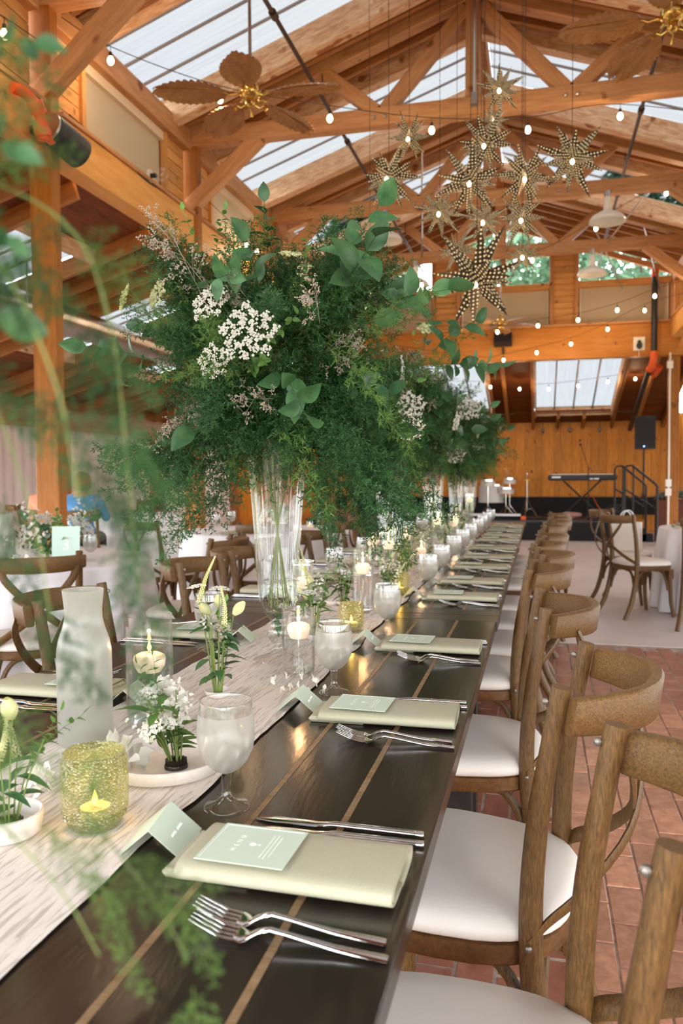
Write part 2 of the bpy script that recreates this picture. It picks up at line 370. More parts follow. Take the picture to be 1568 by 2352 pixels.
for i in range(-72, 62):
    x = .05 + i * .1
    for j in range(-14, 30):
        y = .1 + j * .205 + (.1025 if i % 2 else 0)
        if y > 5.9: continue
        if .15 < x < 1.65 and .85 < y < 4.45 and x < .2 + y * .42:
            o = link('brick', me_brick, fb); o.location = (x, y, RND.uniform(-.0012, .0008)); o.rotation_euler = (RND.uniform(-.004, .004), RND.uniform(-.006, .006), RND.uniform(-.008, .008))
        else:
            z = RND.uniform(-.003, 0)
            a = bw/2; b_ = bl/2
            rest.add([(x-a, y-b_, -.03), (x+a, y-b_, -.03), (x+a, y+b_, -.03), (x-a, y+b_, -.03), (x-a+.003, y-b_+.003, z), (x+a-.003, y-b_+.003, z), (x+a-.003, y+b_-.003, z), (x-a+.003, y+b_-.003, z)],
                     [(4, 5, 6, 7), (0, 1, 5, 4), (1, 2, 6, 5), (2, 3, 7, 6), (3, 0, 4, 7)])
br_mat = mottled('clay_brick_far', sr(176, 118, 96), sr(136, 82, 64), .42, 3.2, (4, 2, 1), 0, .2)
o = part('brick', rest, br_mat, fb); o['kind'] = 'stuff'

# trusses
V = Vector
for ti, Y in enumerate(TR):
    t = root('roof_truss', 'fir roof truss number %d across the hall' % (ti + 1), (XC, Y, 4.42))
    beam('bottom_chord', (XL - .05, Y, 4.50), (XR + .05, Y, 4.50), .13, .16, m_beam, t)
    beam('king_post', (XC, Y, 4.58), (XC, Y, 5.45), .15, .13, m_beam, t, (1, 0, 0))
    for s in (-1, 1):
        beam('top_chord', (XC + s * 2.83, Y, zr(XC + 2.83) - .10), (XC, Y, zr(XC) - .10), .14, .17, m_beam, t)
        beam('web', (XC + s * .80, Y, 4.56), (XC + s * .06, Y, 5.36), .115, .12, m_beam, t)
        beam('web', (XC + s * .88, Y, 4.56), (XC + s * 1.42, Y, 5.0), .115, .12, m_beam, t)
        beam('knee_brace', (XC + s * 2.74, Y, 3.86), (XC + s * 2.02, Y, 4.45), .12, .13, m_beam, t)
        for q in (-.05, .05):
            part('bolt', MB().ball((s * .84 + q, -.07, .07), .016, 8, 5), m_nickel, t)
# posts
for s in (-1, 1):
    for ti, Y in enumerate(TR + [YG]):
        x = XC + s * 2.78
        p = root('support_post', '%s fir post of the hall frame, number %d' % ('left row' if s < 0 else 'right row', ti + 1), (x, Y, 0))
        beam('post', (x - s * .045, Y, 0), (x - s * .045, Y, 4.48), .10, .18, m_post, p, (1, 0, 0))
        part('steel_strap', MB().box((-s * .105 - .006, -.03, 4.05), (-s * .105 + .006, .03, 4.42)), m_iron, p)
        if Y < 14 and (ti > 1):
            beam('trim_board', (x - s * .02, Y + .105, 0), (x - s * .02, Y + .105, 3.44), .09, .04, m_beam, p, (1, 0, 0))
# clerestory walls
for s, side in ((-1, 'left'), (1, 'right')):
    x = XC + s * 2.78
    W = root('wall_' + side, '%s clerestory wall of fir siding, beams and roller shades' % side, (x, 7, 3.45))
    gb = root('plate_beam', '%s long fir beam below the clerestory shades' % side, (x, 7, 3.45))
    tb = root('top_plate', '%s long top plate under the roof edge' % side, (x, 7, 4.4))
    for k, (a, b) in enumerate(zip(TR, TR[1:] + [YG])):
        beam('beam', (x - s * .03, a + .1, 3.60), (x - s * .03, b - .1, 3.60), .17, .30, m_glulam, gb)
        beam('ledge', (x - s * .09, a + .1, 3.765), (x - s * .09, b - .1, 3.765), .09, .03, m_beam, gb)
        beam('plate', (x - s * .03, a + .1, 4.46), (x - s * .03, b - .1, 4.46), .14, .19, m_beam, tb)
        if k < 1: continue
        for y0, y1 in ((a + .1, a + .5), (b - .5, b - .1)):
            for q in range(6):
                beam('siding_board', (x, y0, 3.83 + q * .1), (x, y1, 3.83 + q * .1), .03, .092, m_siding, W)
        part('backing', MB().box((s * .03, a + .1 - 7, .3), (s * .045, b - .1 - 7, 1.12)), m_siding, W)
        Wd = root('window', '%s clerestory window with its tan shade drawn, bay %d' % (side, k), (x, (a + b)/2, 4))
        for yy in (a + .52, b - .52): beam('window_frame', (x - s * .02, yy, 3.78), (x - s * .02, yy, 4.37), .05, .05, m_siding, Wd, (0, 1, 0))
        part('roller_shade', MB().box((-.006 + s * .02, a + .55 - (a+b)/2, -.20), (.006 + s * .02, b - .55 - (a+b)/2, .33)), m_shade, Wd)
        part('shade_valance', MB().box((-.03, a + .53 - (a+b)/2, .29), (.03, b - .53 - (a+b)/2, .37)), base('valance', sr(222, 202, 176), .6) if 'valance' not in bpy.data.materials else bpy.data.materials['valance'], Wd)

# roof
RF = root('ceiling', 'gabled board ceiling of the hall', (XC, 7, 5))
RB = root('ridge_beam', 'fir ridge beam at the roof apex', (XC, 7, 5.5))
beam('beam', (XC, -3, 5.52), (XC, 14.2, 5.52), .12, .22, m_rafter, RB)
edges = [(a - .48, a + .64) for a in TR]; edges[-1] = (TR[-1] - .48, YG + .1); edges[0] = (-3, TR[0] + .64)
for k, (y0, y1) in enumerate(edges):
    for s in (-1, 1):
        if k < 2:
            beam('deck_slab', V((XC + s * 2.95, (y0+y1)/2, zr(XC + 2.95) + .02)), V((XC, (y0+y1)/2, zr(XC) + .02)), y1 - y0, .03, m_deck, RF)
        else:
            n = 21
            for q in range(n):
                d = .03 + (q + .5) * (2.92 / n); xx = XC + s * d
                beam('deck_board', V((xx, y0, zr(xx) + .02)), V((xx, y1, zr(xx) + .02)), 2.92 / n * 1.05, .025, m_deck, RF, (s * .33, 0, .94))
        ys = [TR[k] - .22, TR[k] + .28] if k < 5 else [TR[k] - .22, TR[k] + .32] + [12.8, 13.15, 13.5, 13.85]
        for yy in ys:
            beam('rafter', V((XC + s * 2.9, yy, zr(XC + 2.9) - .07)), V((XC + s * .05, yy, zr(XC + .05) - .07)), .05, .15, m_rafter, RF)
        for yy in [TR[k] - .42] * (k > 0) + [TR[k] + .58] * (k < 5):
            beam('skylight_curb', V((XC + s * 2.85, yy, zr(XC + 2.85) - .08)), V((XC + s * .05, yy, zr(XC + .05) - .08)), .13, .23, m_log, RF)
m_rib = base('roof_sheet_rib', sr(150, 140, 138), .6)
for k in range(5):
    y0, y1 = TR[k] + .63, TR[k + 1] - .47; ym = (y0 + y1) / 2
    sk = root('skylight', 'milky roof skylight between trusses %d and %d' % (k + 1, k + 2), (XC, ym, 5.6))
    for s in (-1, 1):
        a, b = V((XC + s * 2.9, ym, zr(XC + 2.9) + .05)), V((XC + s * .06, ym, zr(XC) + .03))
        beam('roof_sheet', a, b, y1 - y0, .008, m_skyp, sk)
        for q in range(1, 4):
            yy = y0 + (y1 - y0) * q / 4
            beam('rib', V((a.x, yy, a.z - .012)), V((b.x, yy, b.z - .012)), .018, .02, m_rib, sk)
        mid = (a + b) / 2 + V((s * .35, 0, 1)) * .05
        portal('skylight_portal', mid, 2.9, y1 - y0, (-s * .35, 0, -1)).rotation_euler = basis((b - a)).to_3x3().to_euler()

# gable wall above the stage
GW = root('wall_gable', 'upper gable wall of horizontal cedar boards above the stage opening', (XC, YG, 3.7))
GB = root('gable_beam', 'deep fir beam spanning the stage opening', (XC, YG, 3.4))
beam('beam', (XL - .6, YG, 3.44), (XR + .4, YG, 3.44), .2, .54, m_gbeam, GB)
beam('ledge', (XL, YG - .12, 3.73), (XR, YG - .12, 3.73), .08, .035, m_beam, GB)
def gboards(x0, x1, z0, z1):
    z = z0
    while z < z1 - .02:
        if abs((x0 + x1) / 2 - XC) < 4: beam('siding_board', (x0, YG, z + .05), (x1, YG, z + .05), .03, .093, m_siding, GW, (0, 0, 1))
        z += .1
for a_, b_ in ((-3.45, -2.98), (-1.86, -1.38), (.15, .60), (2.06, 2.3)):
    part('backing', MB().add([(x_ - XC, .05, z_ - 3.7) for x_, z_ in ((a_, 3.7), (b_, 3.7), (b_, zr(b_)), (a_, zr(a_)))], [(0, 1, 2, 3)]), m_siding, GW)
part('backing', MB().box((-3, .05, 0), (2.9, .06, .78)), m_siding, GW)
gboards(-1.80, -1.42, 3.74, 5.05); gboards(.20, .56, 3.74, 5.2)
gboards(-3.38, -2.98, 3.74, 4.4); gboards(2.10, 2.2, 3.74, 4.4)
for xx in (-3.02, -1.84, -1.40, .17, .58, 2.09):
    beam('trim', (xx, YG - .03, 3.74), (xx, YG - .03, min(5.3, zr(xx) - .1)), .06, .07, m_beam, GW, (1, 0, 0))
beam('trim', (-.64, YG - .03, 4.45), (-.64, YG - .03, 5.5), .1, .1, m_beam, GW, (1, 0, 0))
for a, b in ((-3.02, -1.84), (-1.40, .17), (.58, 2.09)):
    beam('trim', (a, YG - .02, 4.42), (b, YG - .02, 4.42), .07, .10, m_siding, GW)
beam('trim', (-1.4, YG - .03, 4.96), (.17, YG - .03, 4.96), .05, .07, m_siding, GW)
for s in (-1, 1):
    beam('rake_trim', V((XC + s * 2.78, YG - .02, zr(XC + 2.78) - .13)), V((XC, YG - .02, zr(XC) - .13)), .08, .09, m_beam, GW)
    # boards closing the low corners
for i, (a, b) in enumerate(((-2.98, -1.88), (-1.36, .13), (.62, 2.05))):
    wd = root('window_%d' % (i + 1), ['left', 'middle', 'right'][i] + ' gable window with a tan shade drawn below and trees above', ((a+b)/2, YG, 4.0))
    h = (b - a) / 2
    part('roller_shade', MB().box((-h + .03, .03, -.24), (h - .03, .042, .36)), m_shade, wd)
    part('white_edge', MB().box((h - .03, .0, -.26), (h - .012, .04, .36)).box((-h + .012, .0, -.26), (-h + .03, .04, .36)).box((-h + .01, .0, -.26), (h - .01, .04, -.245)), m_white, wd)
    ps = [(-h, 0), (h, 0)]; xs = [b, a] if not (a < XC < b) else [b, XC, a]
    poly = [(-h, 0.04, .47), (h, 0.04, .47)] + [(q - (a+b)/2, .04, zr(q) - .1 - 4.0) for q in xs]
    part('pane', MB().add(poly, [tuple(range(len(poly)))]), m_pane, wd)
    portal('window_portal', ((a+b)/2, YG + .1, 4.85), b - a, .7, (0, -1, 0))

# trees outside the gable
def tree(x, y, h, r, label):
    t = thing('tree', label, 'tree', (x, y, -.06), group='trees outside the gable windows'); R = random.Random(int(x * 10))
    part('trunk', MB().tube([(0, 0, 0), (.1, 0, h * .5), (0, .1, h * .95)], [.2, .14, .05], 8), m_iron, t, True)
    m = MB()
    for k in range(2600):
        a = R.uniform(0, 2*pi); e = R.uniform(-1, 1); q = R.uniform(.5, 1) ** .5
        c = V((cos(a) * sqrt(1 - e*e) * r * q, sin(a) * sqrt(1 - e*e) * r * q, h * .86 + e * h * .25 * q))
        u = V((R.gauss(0, 1), R.gauss(0, 1), R.gauss(0, 1))).normalized() * R.uniform(.12, .22); v2 = u.cross(V((R.gauss(0, 1), R.gauss(0, 1), 1))).normalized() * .1
        m.add([c - u, c + v2, c + u, c - v2], [(0, 1, 2, 3)])
    o = part('foliage', m, m_tree, t); o['kind'] = 'stuff'
m_tree = leafy('outdoor_foliage', sr(130, 160, 130), sr(80, 120, 96), .5)
for x, y, h, r, lb in ((-5.2, 25, 9.4, 1.5, 'leafy tree seen through the left gable window'), (-.95, 26, 9.6, 1.7, 'leafy tree seen left of the gable centre mullion'), (2.75, 25, 9.4, 1.9, 'leafy tree filling the right gable window'), (6.4, 26.5, 9.6, 1.5, 'leafy tree at the far right behind the gable')):
    tree(x, y, h, r, lb)

# side aisles
def deckrow(nm, x0, x1, y0, y1, zf, n, par, mat=m_deck):
    for q in range(n):
        xx = x0 + (x1 - x0) * (q + .5) / n; dz = zf(x1) - zf(x0); dx = x1 - x0
        beam(nm, V((xx, y0, zf(xx) + .02)), V((xx, y1, zf(xx) + .02)), abs(dx) / n * 1.06, .022, mat, par, V((-dz, 0, dx)) * (1 if dx > 0 else -1))
AL = root('ceiling', 'sloping board ceiling of the left aisle', (-5.3, 8, 3))
for k, Y in enumerate(TR[1:] + [14.55]):
    y0, y1 = Y - .62, Y + .62
    if k == 0: y0 = -3
    if k == 5: y1 = 18.1
    deckrow('deck_board', -3.47, -7.3, y0, y1, za, 27, AL)
    for yy in (Y - .6, Y - .2, Y + .2, Y + .6) + ((15.7, 16.3, 16.9, 17.5) if k == 5 else ()):
        beam('rafter', (-3.47, yy, za(-3.47) - .06), (-7.25, yy, za(-7.25) - .06), .045, .15, m_rafter, AL)
    if k < 5:
        s0, s1 = Y + .62, Y + 1.78; ym = (s0 + s1) / 2
        deckrow('deck_board', -3.47, -4.05, s0, s1, za, 4, AL); deckrow('deck_board', -5.8, -7.3, s0, s1, za, 10, AL)
        sk = root('skylight', 'milky skylight in the left aisle roof, bay %d' % (k + 1), (-4.9, ym, 3))
        beam('roof_sheet', (-4.0, ym, za(-4.0) + .05), (-5.85, ym, za(-5.85) + .05), s1 - s0, .008, m_skyp, sk)
        for q in range(1, 4): beam('rib', (-4.0, s0 + q * .29, za(-4.0) + .03), (-5.85, s0 + q * .29, za(-5.85) + .03), .018, .02, m_rib, sk)
        for xx in (-4.05, -5.8): beam('skylight_curb', (xx, s0, za(xx) - .04), (xx, s1, za(xx) - .04), .06, .16, m_log, sk)
        l = portal('aisle_skylight_portal', (-4.93, ym, za(-4.93) + .09), 1.85, 1.16, (0, 0, -1)); l.rotation_euler = basis((1, 0, .30)).to_3x3().to_euler()
# left outer wall with liner curtains
HB = root('header_beam', 'fir header beam along the left outer wall', (-7.2, 8, 2.1))
beam('beam', (-7.15, -3, 2.10), (-7.15, 18, 2.10), .14, .24, m_rafter, HB); beam('ledge', (-7.06, -3, 1.965), (-7.06, 18, 1.965), .05, .04, m_rafter, HB)
beam('top_board', (-7.17, -3, 2.30), (-7.17, 18, 2.30), .03, .30, m_rafter, HB)
WL_ = root('wall_left', 'left outer wall hung with ivory liner curtains', (-7.2, 8, 0))
py = [-.5, 3.2, 5.9, 8.2, 10.85, 13.9, 18.0]
for i, yy in enumerate(py): beam('wall_post', (-7.12, yy, 0), (-7.12, yy, 2.0), .2, .2, m_rafter, WL_, (1, 0, 0))
for a, b in zip(py, py[1:]):
    m = MB(); n = int((b - a) / .045); 
    for i in range(n + 1):
        y = a + .02 + (b - a - .04) * i / n; xx = .02 * sin(i * 1.3) + .012 * sin(i * .47); m.v += [(xx, y, .004), (xx * .6, y, 1.99)]
    m.f = [(2*i, 2*i + 2, 2*i + 3, 2*i + 1) for i in range(n)]
    part('curtain_panel', m, m_curtain, WL_, True, 180)
# right aisle: roof, header, open glazed side
AR = root('ceiling', 'sloping board ceiling of the right aisle', (3.9, 8, 3))
xs_ = (2.27, 6.1)
for k, Y in enumerate(TR[1:] + [14.55]):
    y0, y1 = Y - .62, Y + .62
    if k == 0: y0 = -3
    if k == 5: y1 = 18.1
    beam('deck_slab', (2.27, (y0+y1)/2, za(2.27) + .02), (6.1, (y0+y1)/2, za(6.1) + .02), y1 - y0, .03, m_deck, AR)
    for yy in (Y - .6, Y - .2, Y + .2, Y + .6): beam('rafter', (2.27, yy, za(2.27) - .06), (6.05, yy, za(6.05) - .06), .045, .15, m_rafter, AR)
    if k < 5:
        s0, s1 = Y + .62, Y + 1.78; ym = (s0 + s1) / 2
        for a, b in ((2.27, 2.85), (4.6, 6.1)): beam('deck_slab', (a, ym, za(a) + .02), (b, ym, za(b) + .02), s1 - s0, .03, m_deck, AR)
        sk = root('skylight', 'milky skylight in the right aisle roof, bay %d' % (k + 1), (3.7, ym, 3))
        beam('roof_sheet', (2.8, ym, za(2.8) + .05), (4.65, ym, za(4.65) + .05), s1 - s0, .008, m_skyp, sk)
        l = portal('aisle_skylight_portal', (3.73, ym, za(3.73) + .09), 1.85, 1.16, (0, 0, -1)); l.rotation_euler = basis((1, 0, -.30)).to_3x3().to_euler()
WR = root('wall_right', 'glazed right outer wall with fir posts', (6, 8, 0))
beam('header', (6.0, -3, 2.2), (6.0, 18, 2.2), .14, .5, m_rafter, WR)
for i, yy in enumerate((-3, -.5, 2, 4.5, 7, 9.5, 12, 14.5, 18)):
    beam('wall_post', (6.0, yy, 0), (6.0, yy, 2.0), .2, .2, m_rafter, WR, (1, 0, 0))
part('sill', MB().box((-.08, -11, 0), (.08, 10, .25)), m_rafter, WR)
part('pane', MB().box((-.004, -10.9, .25), (.004, 6.4, 1.95)), m_pane, WR)
part('boarding', MB().box((-.02, 6.4, .25), (.02, 10, 1.95)), m_plankwall, WR)
portal('side_portal', (6.15, 5.6, 1.1), 1.7, 17.2, (-1, 0, 0)).rotation_euler = (0, radians(90), 0)
# unseen rear wall: posts only, left open to let sky light in
RW = root('wall_rear', 'rear glazed wall behind the camera', (-.6, -3, 0))
part('gable_boards', MB().add([(-6.8, 0, 2.7), (6.8, 0, 2.7), (6.8, 0, 3.0), (2.8, 0, 4.5), (0, 0, 5.6), (-2.8, 0, 4.5), (-6.8, 0, 3.0)], [tuple(range(7))]), m_deck, RW)
for xx in (-6.6, -4.4, -2.2, 0, 2.2, 4.4, 6.6): beam('wall_post', (-.6 + xx, -3, 0), (-.6 + xx, -3, 2.7), .15, .15, m_rafter, RW, (1, 0, 0))
portal('rear_portal', (-.6, -3.15, 1.35), 13.2, 2.7, (0, 1, 0))

# stage lean-to roof and boarded back wall
SR = root('ceiling', 'sloping board ceiling above the stage', (-.5, 16, 3))
SKY = [(-2.55, -1.02), (-.10, 1.42)]
yb0, yb1 = 14.3, 18.05
n = 26
for q in range(n):
    yy = yb0 + (yb1 - yb0) * (q + .5) / n
    segs = [(-3.45, 2.6)] if not (14.55 < yy < 17.35) else [(-3.45, -2.6), (-.97, -.15), (1.47, 2.6)]
    for a, b in segs: beam('deck_board', (a, yy, zb(yy) + .02), (b, yy, zb(yy) + .02), (yb1 - yb0) / n * 1.05, .022, m_deck, SR, (0, .29, 1))
for xx in (-3.3, -2.65, -.95, -.68, -.15, 1.47, 1.95, 2.5):
    beam('rafter', (xx, 14.3, zb(14.3) - .07), (xx, 18, zb(18) - .07), .06, .15, m_rafter, SR)
for xx in (-2.1, -1.55, .36, .88): beam('rafter_tail', (xx, 17.35, zb(17.35) - .07), (xx, 18, zb(18) - .07), .06, .15, m_rafter, SR)
for i, (a, b) in enumerate(SKY):
    sk = root('skylight', ['left', 'right'][i] + ' skylight in the roof above the stage', ((a+b)/2, 16, 3))
    cx = (a + b) / 2
    beam('roof_sheet', (cx, 14.5, zb(14.5) + .10), (cx, 17.4, zb(17.4) + .10), b - a + .1, .008, m_skyp, sk)
    for q in range(1, 4): beam('rib', (a + (b-a) * q / 4, 14.5, zb(14.5) + .07), (a + (b-a) * q / 4, 17.4, zb(17.4) + .07), .03, .03, m_rib, sk)
    beam('skylight_curb', (a, 17.36, zb(17.36) + .07), (b, 17.36, zb(17.36) + .07), .03, .09, m_log, sk); beam('skylight_curb', (a, 17.39, zb(17.36) - .03), (b, 17.39, zb(17.36) - .03), .03, .09, m_log, sk)
    for xx in (a, b): beam('skylight_curb', (xx, 14.5, zb(14.5)), (xx, 17.4, zb(17.4)), .03, .22, m_log, sk)
    beam('crank_rod', (a - .1, 17.2, zb(17.2) - .08), (b + .5, 17.2, zb(17.2) - .08), .02, .02, m_iron, sk)
    l = portal('stage_skylight_portal', (cx, 15.95, zb(15.95) + .16), b - a, 2.9, (0, 0, -1)); l.rotation_euler = (-.285, 0, 0)
WB = root('wall_back', 'tall vertical fir boards behind the stage', (0, 18, 0))
x = -7.3
while x < 6.1:
    wd_ = RND.choice((.14, .19, .24, .24)); top = min(za(x) + .1, 2.5) if abs(x - XC) > 3 else 2.5
    beam('wall_board', (x + wd_/2, 18 + RND.uniform(0, .008), .0), (x + wd_/2, 18 + RND.uniform(0, .008), round(top, 1)), wd_ - .006, .03, m_plankwall, WB, (0, 1, 0)); x += wd_
struct('baseboard_back', MB().box((-4.5, 17.6, .37), (2.45, 17.95, .73)), m_rubber, label='black skirted riser along the stage back')
part('backing', MB().box((-7.3, .03, -.02), (6.2, .06, 2.45)), m_plankwall, WB)
st = root('stage_platform', 'low black stage with black skirt', (-1.5, 15.1, 0))
part('deck', MB().box((-3, 0, .34), (2.8, 2.9, .37)), base('stage_deck', (.03, .028, .03, 1), .35), st)
part('skirt', MB().box((-2.98, .03, 0), (2.78, .05, .34)).box((2.75, .03, 0), (2.78, 2.9, .34)), m_rubber, st)

# ================================================================ LONG TABLES
TZ = .765
ORD = ['first', 'second', 'third', 'fourth', 'fifth', 'sixth', 'seventh', 'eighth', 'ninth', 'tenth', 'eleventh', 'twelfth', 'thirteenth', 'fourteenth']
xe = [-.13, -.255, -.38, -.505, -.63, -.755, -.88, -1.005, -1.165]
for i, (y0, y1, lb) in enumerate(((.22, 2.665, 'black-stained plank farm table nearest the camera'), (2.67, 5.28, 'black-stained plank farm table in the middle of the long run'), (5.285, 7.95, 'black-stained plank farm table at the stage end of the run'))):
    t = thing('farm_table', lb, 'table', (-.648, (y0 + y1)/2, 0), group='plank farm tables joined end to end')
    for k in range(8):
        a, b = xe[k], xe[k + 1]; cx = (a + b)/2
        o = link('plank', MB().box((-abs(a-b)/2 + .0035, -(y1-y0)/2 + .105, -.032), (abs(a-b)/2 - .0035, (y1-y0)/2 - .105, 0)).mesh('plank', m_table), t); o.location = (cx + .648, 0, TZ)
        bv = o.modifiers.new('b', 'BEVEL'); bv.width = .002; bv.segments = 1
    for xx in xe[1:-1]:
        o = link('batten_strip', MB().box((-.0045, -(y1-y0)/2 + .11, -.01), (.0045, (y1-y0)/2 - .11, .0006)).mesh('batten_strip', m_batten), t); o.location = (xx + .648, 0, TZ)
    for s in (-1, 1):
        o = link('breadboard_end', MB().box((-.518, -.05, -.032), (.518, .05, 0)).mesh('breadboard_end', m_bread), t); o.location = (0, s * ((y1-y0)/2 - .052), TZ)
        o = link('apron', MB().box((-.012, -(y1-y0)/2 + .12, -.12), (.012, (y1-y0)/2 - .12, -.033)).mesh('apron', m_tleg), t); o.location = (s * .43, 0, TZ)
        o = link('apron', MB().box((-.43, -.012, -.12), (.43, .012, -.033)).mesh('apron', m_tleg), t); o.location = (0, s * ((y1-y0)/2 - .13), TZ)
        for q in (-1, 1):
            o = link('leg', MB().box((-.04, -.04, 0), (.04, .04, TZ - .033)).mesh('leg', m_tleg), t); o.location = (q * .40, s * ((y1-y0)/2 - .10), 0)
# runner
m = MB(); n = 260; W = 14
for i in range(n + 1):
    y = .15 + 7.7 * i / n
    l = -.835 + .012 * noise.noise((y * 5, 0, 0)) + .004 * noise.noise((y * 40, 3, 0)); r = -.483 + .012 * noise.noise((y * 5, 9, 0)) + .004 * noise.noise((y * 40, 5, 0))
    for k in range(W + 1):
        x = lerp(l, r, k / W)
        z = TZ + .0035 + .0018 * noise.noise((x * 45 + noise.noise((y * 3, 1, 0)) * 1.5, y * 3, 0)) + .001 * noise.noise((x * 90, y * 6, 4))
        m.v.append((x + .65, y - 4, z))
m.f = [(i*(W+1)+k, i*(W+1)+k+1, (i+1)*(W+1)+k+1, (i+1)*(W+1)+k) for i in range(n) for k in range(W)]
o = part('table_runner', m, m_runner, None, True, 180, (-.65, 4, 0)); tag(o, 'off-white crinkled gauze runner along the middle of the long table', 'runner')

# ================================================================ CHAIR
def make_chair():
    t = thing('cross_back_chair', 'x', 'chair')
    # rear posts (back at -y)
    def ppost(s): return crom([(s*.21, -.285, 0), (s*.196, -.215, .14), (s*.188, -.168, .34), (s*.185, -.158, .50), (s*.184, -.168, .66), (s*.184, -.188, .79), (s*.184, -.205, .888)], 5)
    for s in (-1, 1):
        p = ppost(s); n = len(p)
        part('rear_post', MB().tube(p, [.0165 + .0045 * sin(pi * min(1, .2 + i / n)) for i in range(n)], 10, 1, (0, 1, 0.001)), m_chair, t, True, 60)
        part('bolt', MB().ball((s * .184, -.180, .862), .0065, 8, 5), m_bolt, t, True)
        part('bolt', MB().ball((s * .205, -.158, .45), .006, 8, 5), m_bolt, t, True)
    # bent top rail behind the posts
    m = MB(); N = 16; ring = [(-.5, -.42), (-.3, -.5), (.3, -.5), (.5, -.42), (.5, .42), (.3, .5), (-.3, .5), (-.5, .42)]
    for i in range(N + 1):
        a = -1 + 2 * i / N; x = .200 * a; y = -.222 - .118 * (1 - abs(a) ** 2.6); tx, ty = 1, .118 * 2.6 * abs(a) ** 1.6 * (1 if a > 0 else -1) / .200
        L = sqrt(1 + ty*ty); nx, ny = -ty / L, 1 / L; H = .072 - .012 * abs(a) ** 3
        for u, v2 in ring: m.v.append((x + nx * u * .026, y + ny * u * .026 - v2 * .010, .845 + v2 * H))
    for i in range(N):
        for k in range(8): m.f.append((i*8+k, i*8+(k+1) % 8, (i+1)*8+(k+1) % 8, (i+1)*8+k))
    m.f += [tuple(range(7, -1, -1)), tuple(N*8 + k for k in range(8))]
    part('top_rail', m, m_rail, t, True, 50)
    # crossing bent slats
    for s in (-1, 1):
        P = crom([(s*.155, -.285, .832), (s*.140, -.305, .78), (s*.06, -.315 - s*.004, .69), (-s*.04, -.300 - s*.004, .605), (-s*.13, -.235, .525), (-s*.175, -.185, .485), (-s*.196, -.158, .455)], 4)
        part('cross_slat', MB().tube(P, .0165, 8, .36, (0, 1, 0)), m_chair, t, True, 60)
    # seat frame (rounded trapezoid) and pad
    def outline(g, n=40):
        o = []
        for i in range(n):
            a = 2 * pi * i / n; c_, s_ = cos(a), sin(a); e = .62
            x = (abs(c_) ** e) * (1 if c_ > 0 else -1); y = (abs(s_) ** e) * (1 if s_ > 0 else -1)
            wd = .222 + .016 * y if y > -.2 else .222 + .016 * y - .012 * (-y - .2)
            o.append((x * (wd + g), y * (.208 + g) - .0))
        return o
    def slab(z, gs, c=None):
        mm = MB(); n = 40; vz = z
        for g, zz in gs: mm.v += [(x, y, zz) for x, y in outline(g)]
        for i in range(len(gs) - 1):
            for k in range(n): mm.f.append((i*n+k, i*n+(k+1) % n, (i+1)*n+(k+1) % n, (i+1)*n+k))
        mm.f += [tuple(range(n - 1, -1, -1)), tuple((len(gs)-1)*n + k for k in range(n))]; return mm
    part('seat_frame', slab(0, [(-.03, .405), (-.004, .405), (0, .41), (0, .442), (-.01, .446)]), m_seatfr, t, True, 40)
    part('seat_pad', slab(0, [(-.004, .446), (.004, .453), (.004, .466), (-.004, .478), (-.02, .487), (-.06, .492), (-.12, .494), (-.17, .4945)]), m_pad, t, True, 180)
    for s in (-1, 1):
        part('front_leg', MB().tube([(s*.176, .165, .41), (s*.178, .168, .30), (s*.183, .18, .12), (s*.19, .20, 0)], [.024, .019, .0165, .0145], 10), m_chair, t, True, 60)
        part('leg_block', MB().box((s*.176 - .024, .141, .33), (s*.176 + .024, .189, .41)), m_seatfr, t)
        A = bez((s*.178, .15, .23), (s*.172, .13, .38), (s*.165, .10, .41), (s*.16, .03, .404), 8)
        part('arch_brace', MB().tube(A, .0115, 8), m_chair, t, True)
        A = bez((s*.188, -.165, .23), (s*.176, -.15, .38), (s*.165, -.10, .41), (s*.16, -.04, .404), 8)
        part('arch_brace', MB().tube(A, .0115, 8), m_chair, t, True)
        A = bez((s*.165, .17, .23), (s*.15, .17, .38), (s*.11, .165, .41), (s*.04, .16, .404), 8)
        part('arch_brace', MB().tube(A, .0115, 8), m_chair, t, True)
        A = bez((s*.175, -.175, .23), (s*.15, -.17, .38), (s*.11, -.165, .41), (s*.04, -.165, .404), 8)
        part('arch_brace', MB().tube(A, .0115, 8), m_chair, t, True)
    return t
chair0 = make_chair(); used = []
def chair(x, y, rz, label, group):
    if not used: used.append(1); chair0.location = (x, y, 0); chair0.rotation_euler = (0, 0, rz); chair0['label'] = label; chair0['group'] = group; return chair0
    return dup(chair0, (x, y, 0), rz, label, group)
SY = [.88, 1.49, 2.11, 2.98, 3.42, 3.96, 4.44, 4.98, 5.6, 6.05, 6.58, 7.12]
CY = [(-.09, .955, .05), (-.137, 1.545, -.16), (-.195, 2.28, .04), (-.235, 3.13, -.03), (-.20, 3.68, .05), (-.22, 4.24, -.06), (-.19, 4.80, .05), (-.17, 5.68, 0), (-.12, 6.22, .06), (-.10, 6.75, -.04), (-.10, 7.3, .05)]
near = ['first from the camera'] + ['%s from the camera' % q for q in ORD[1:]]
for i, (x, y, a) in enumerate(CY):
    chair(x, y, pi/2 + a, 'oak cross-back chair with ivory pad on the brick aisle side, %s' % near[i], 'chairs along the aisle side of the long table')
LY = [1.53, 2.14, 3.08, 3.62, 4.2, 4.78, 5.75, 6.4]
for i, y in enumerate(LY):
    chair(-1.17 + RND.uniform(-.02, .02), y, -pi/2 + RND.uniform(-.06, .06), 'oak cross-back chair on the far side of the long table, %s' % near[i], 'chairs along the far side of the long table')

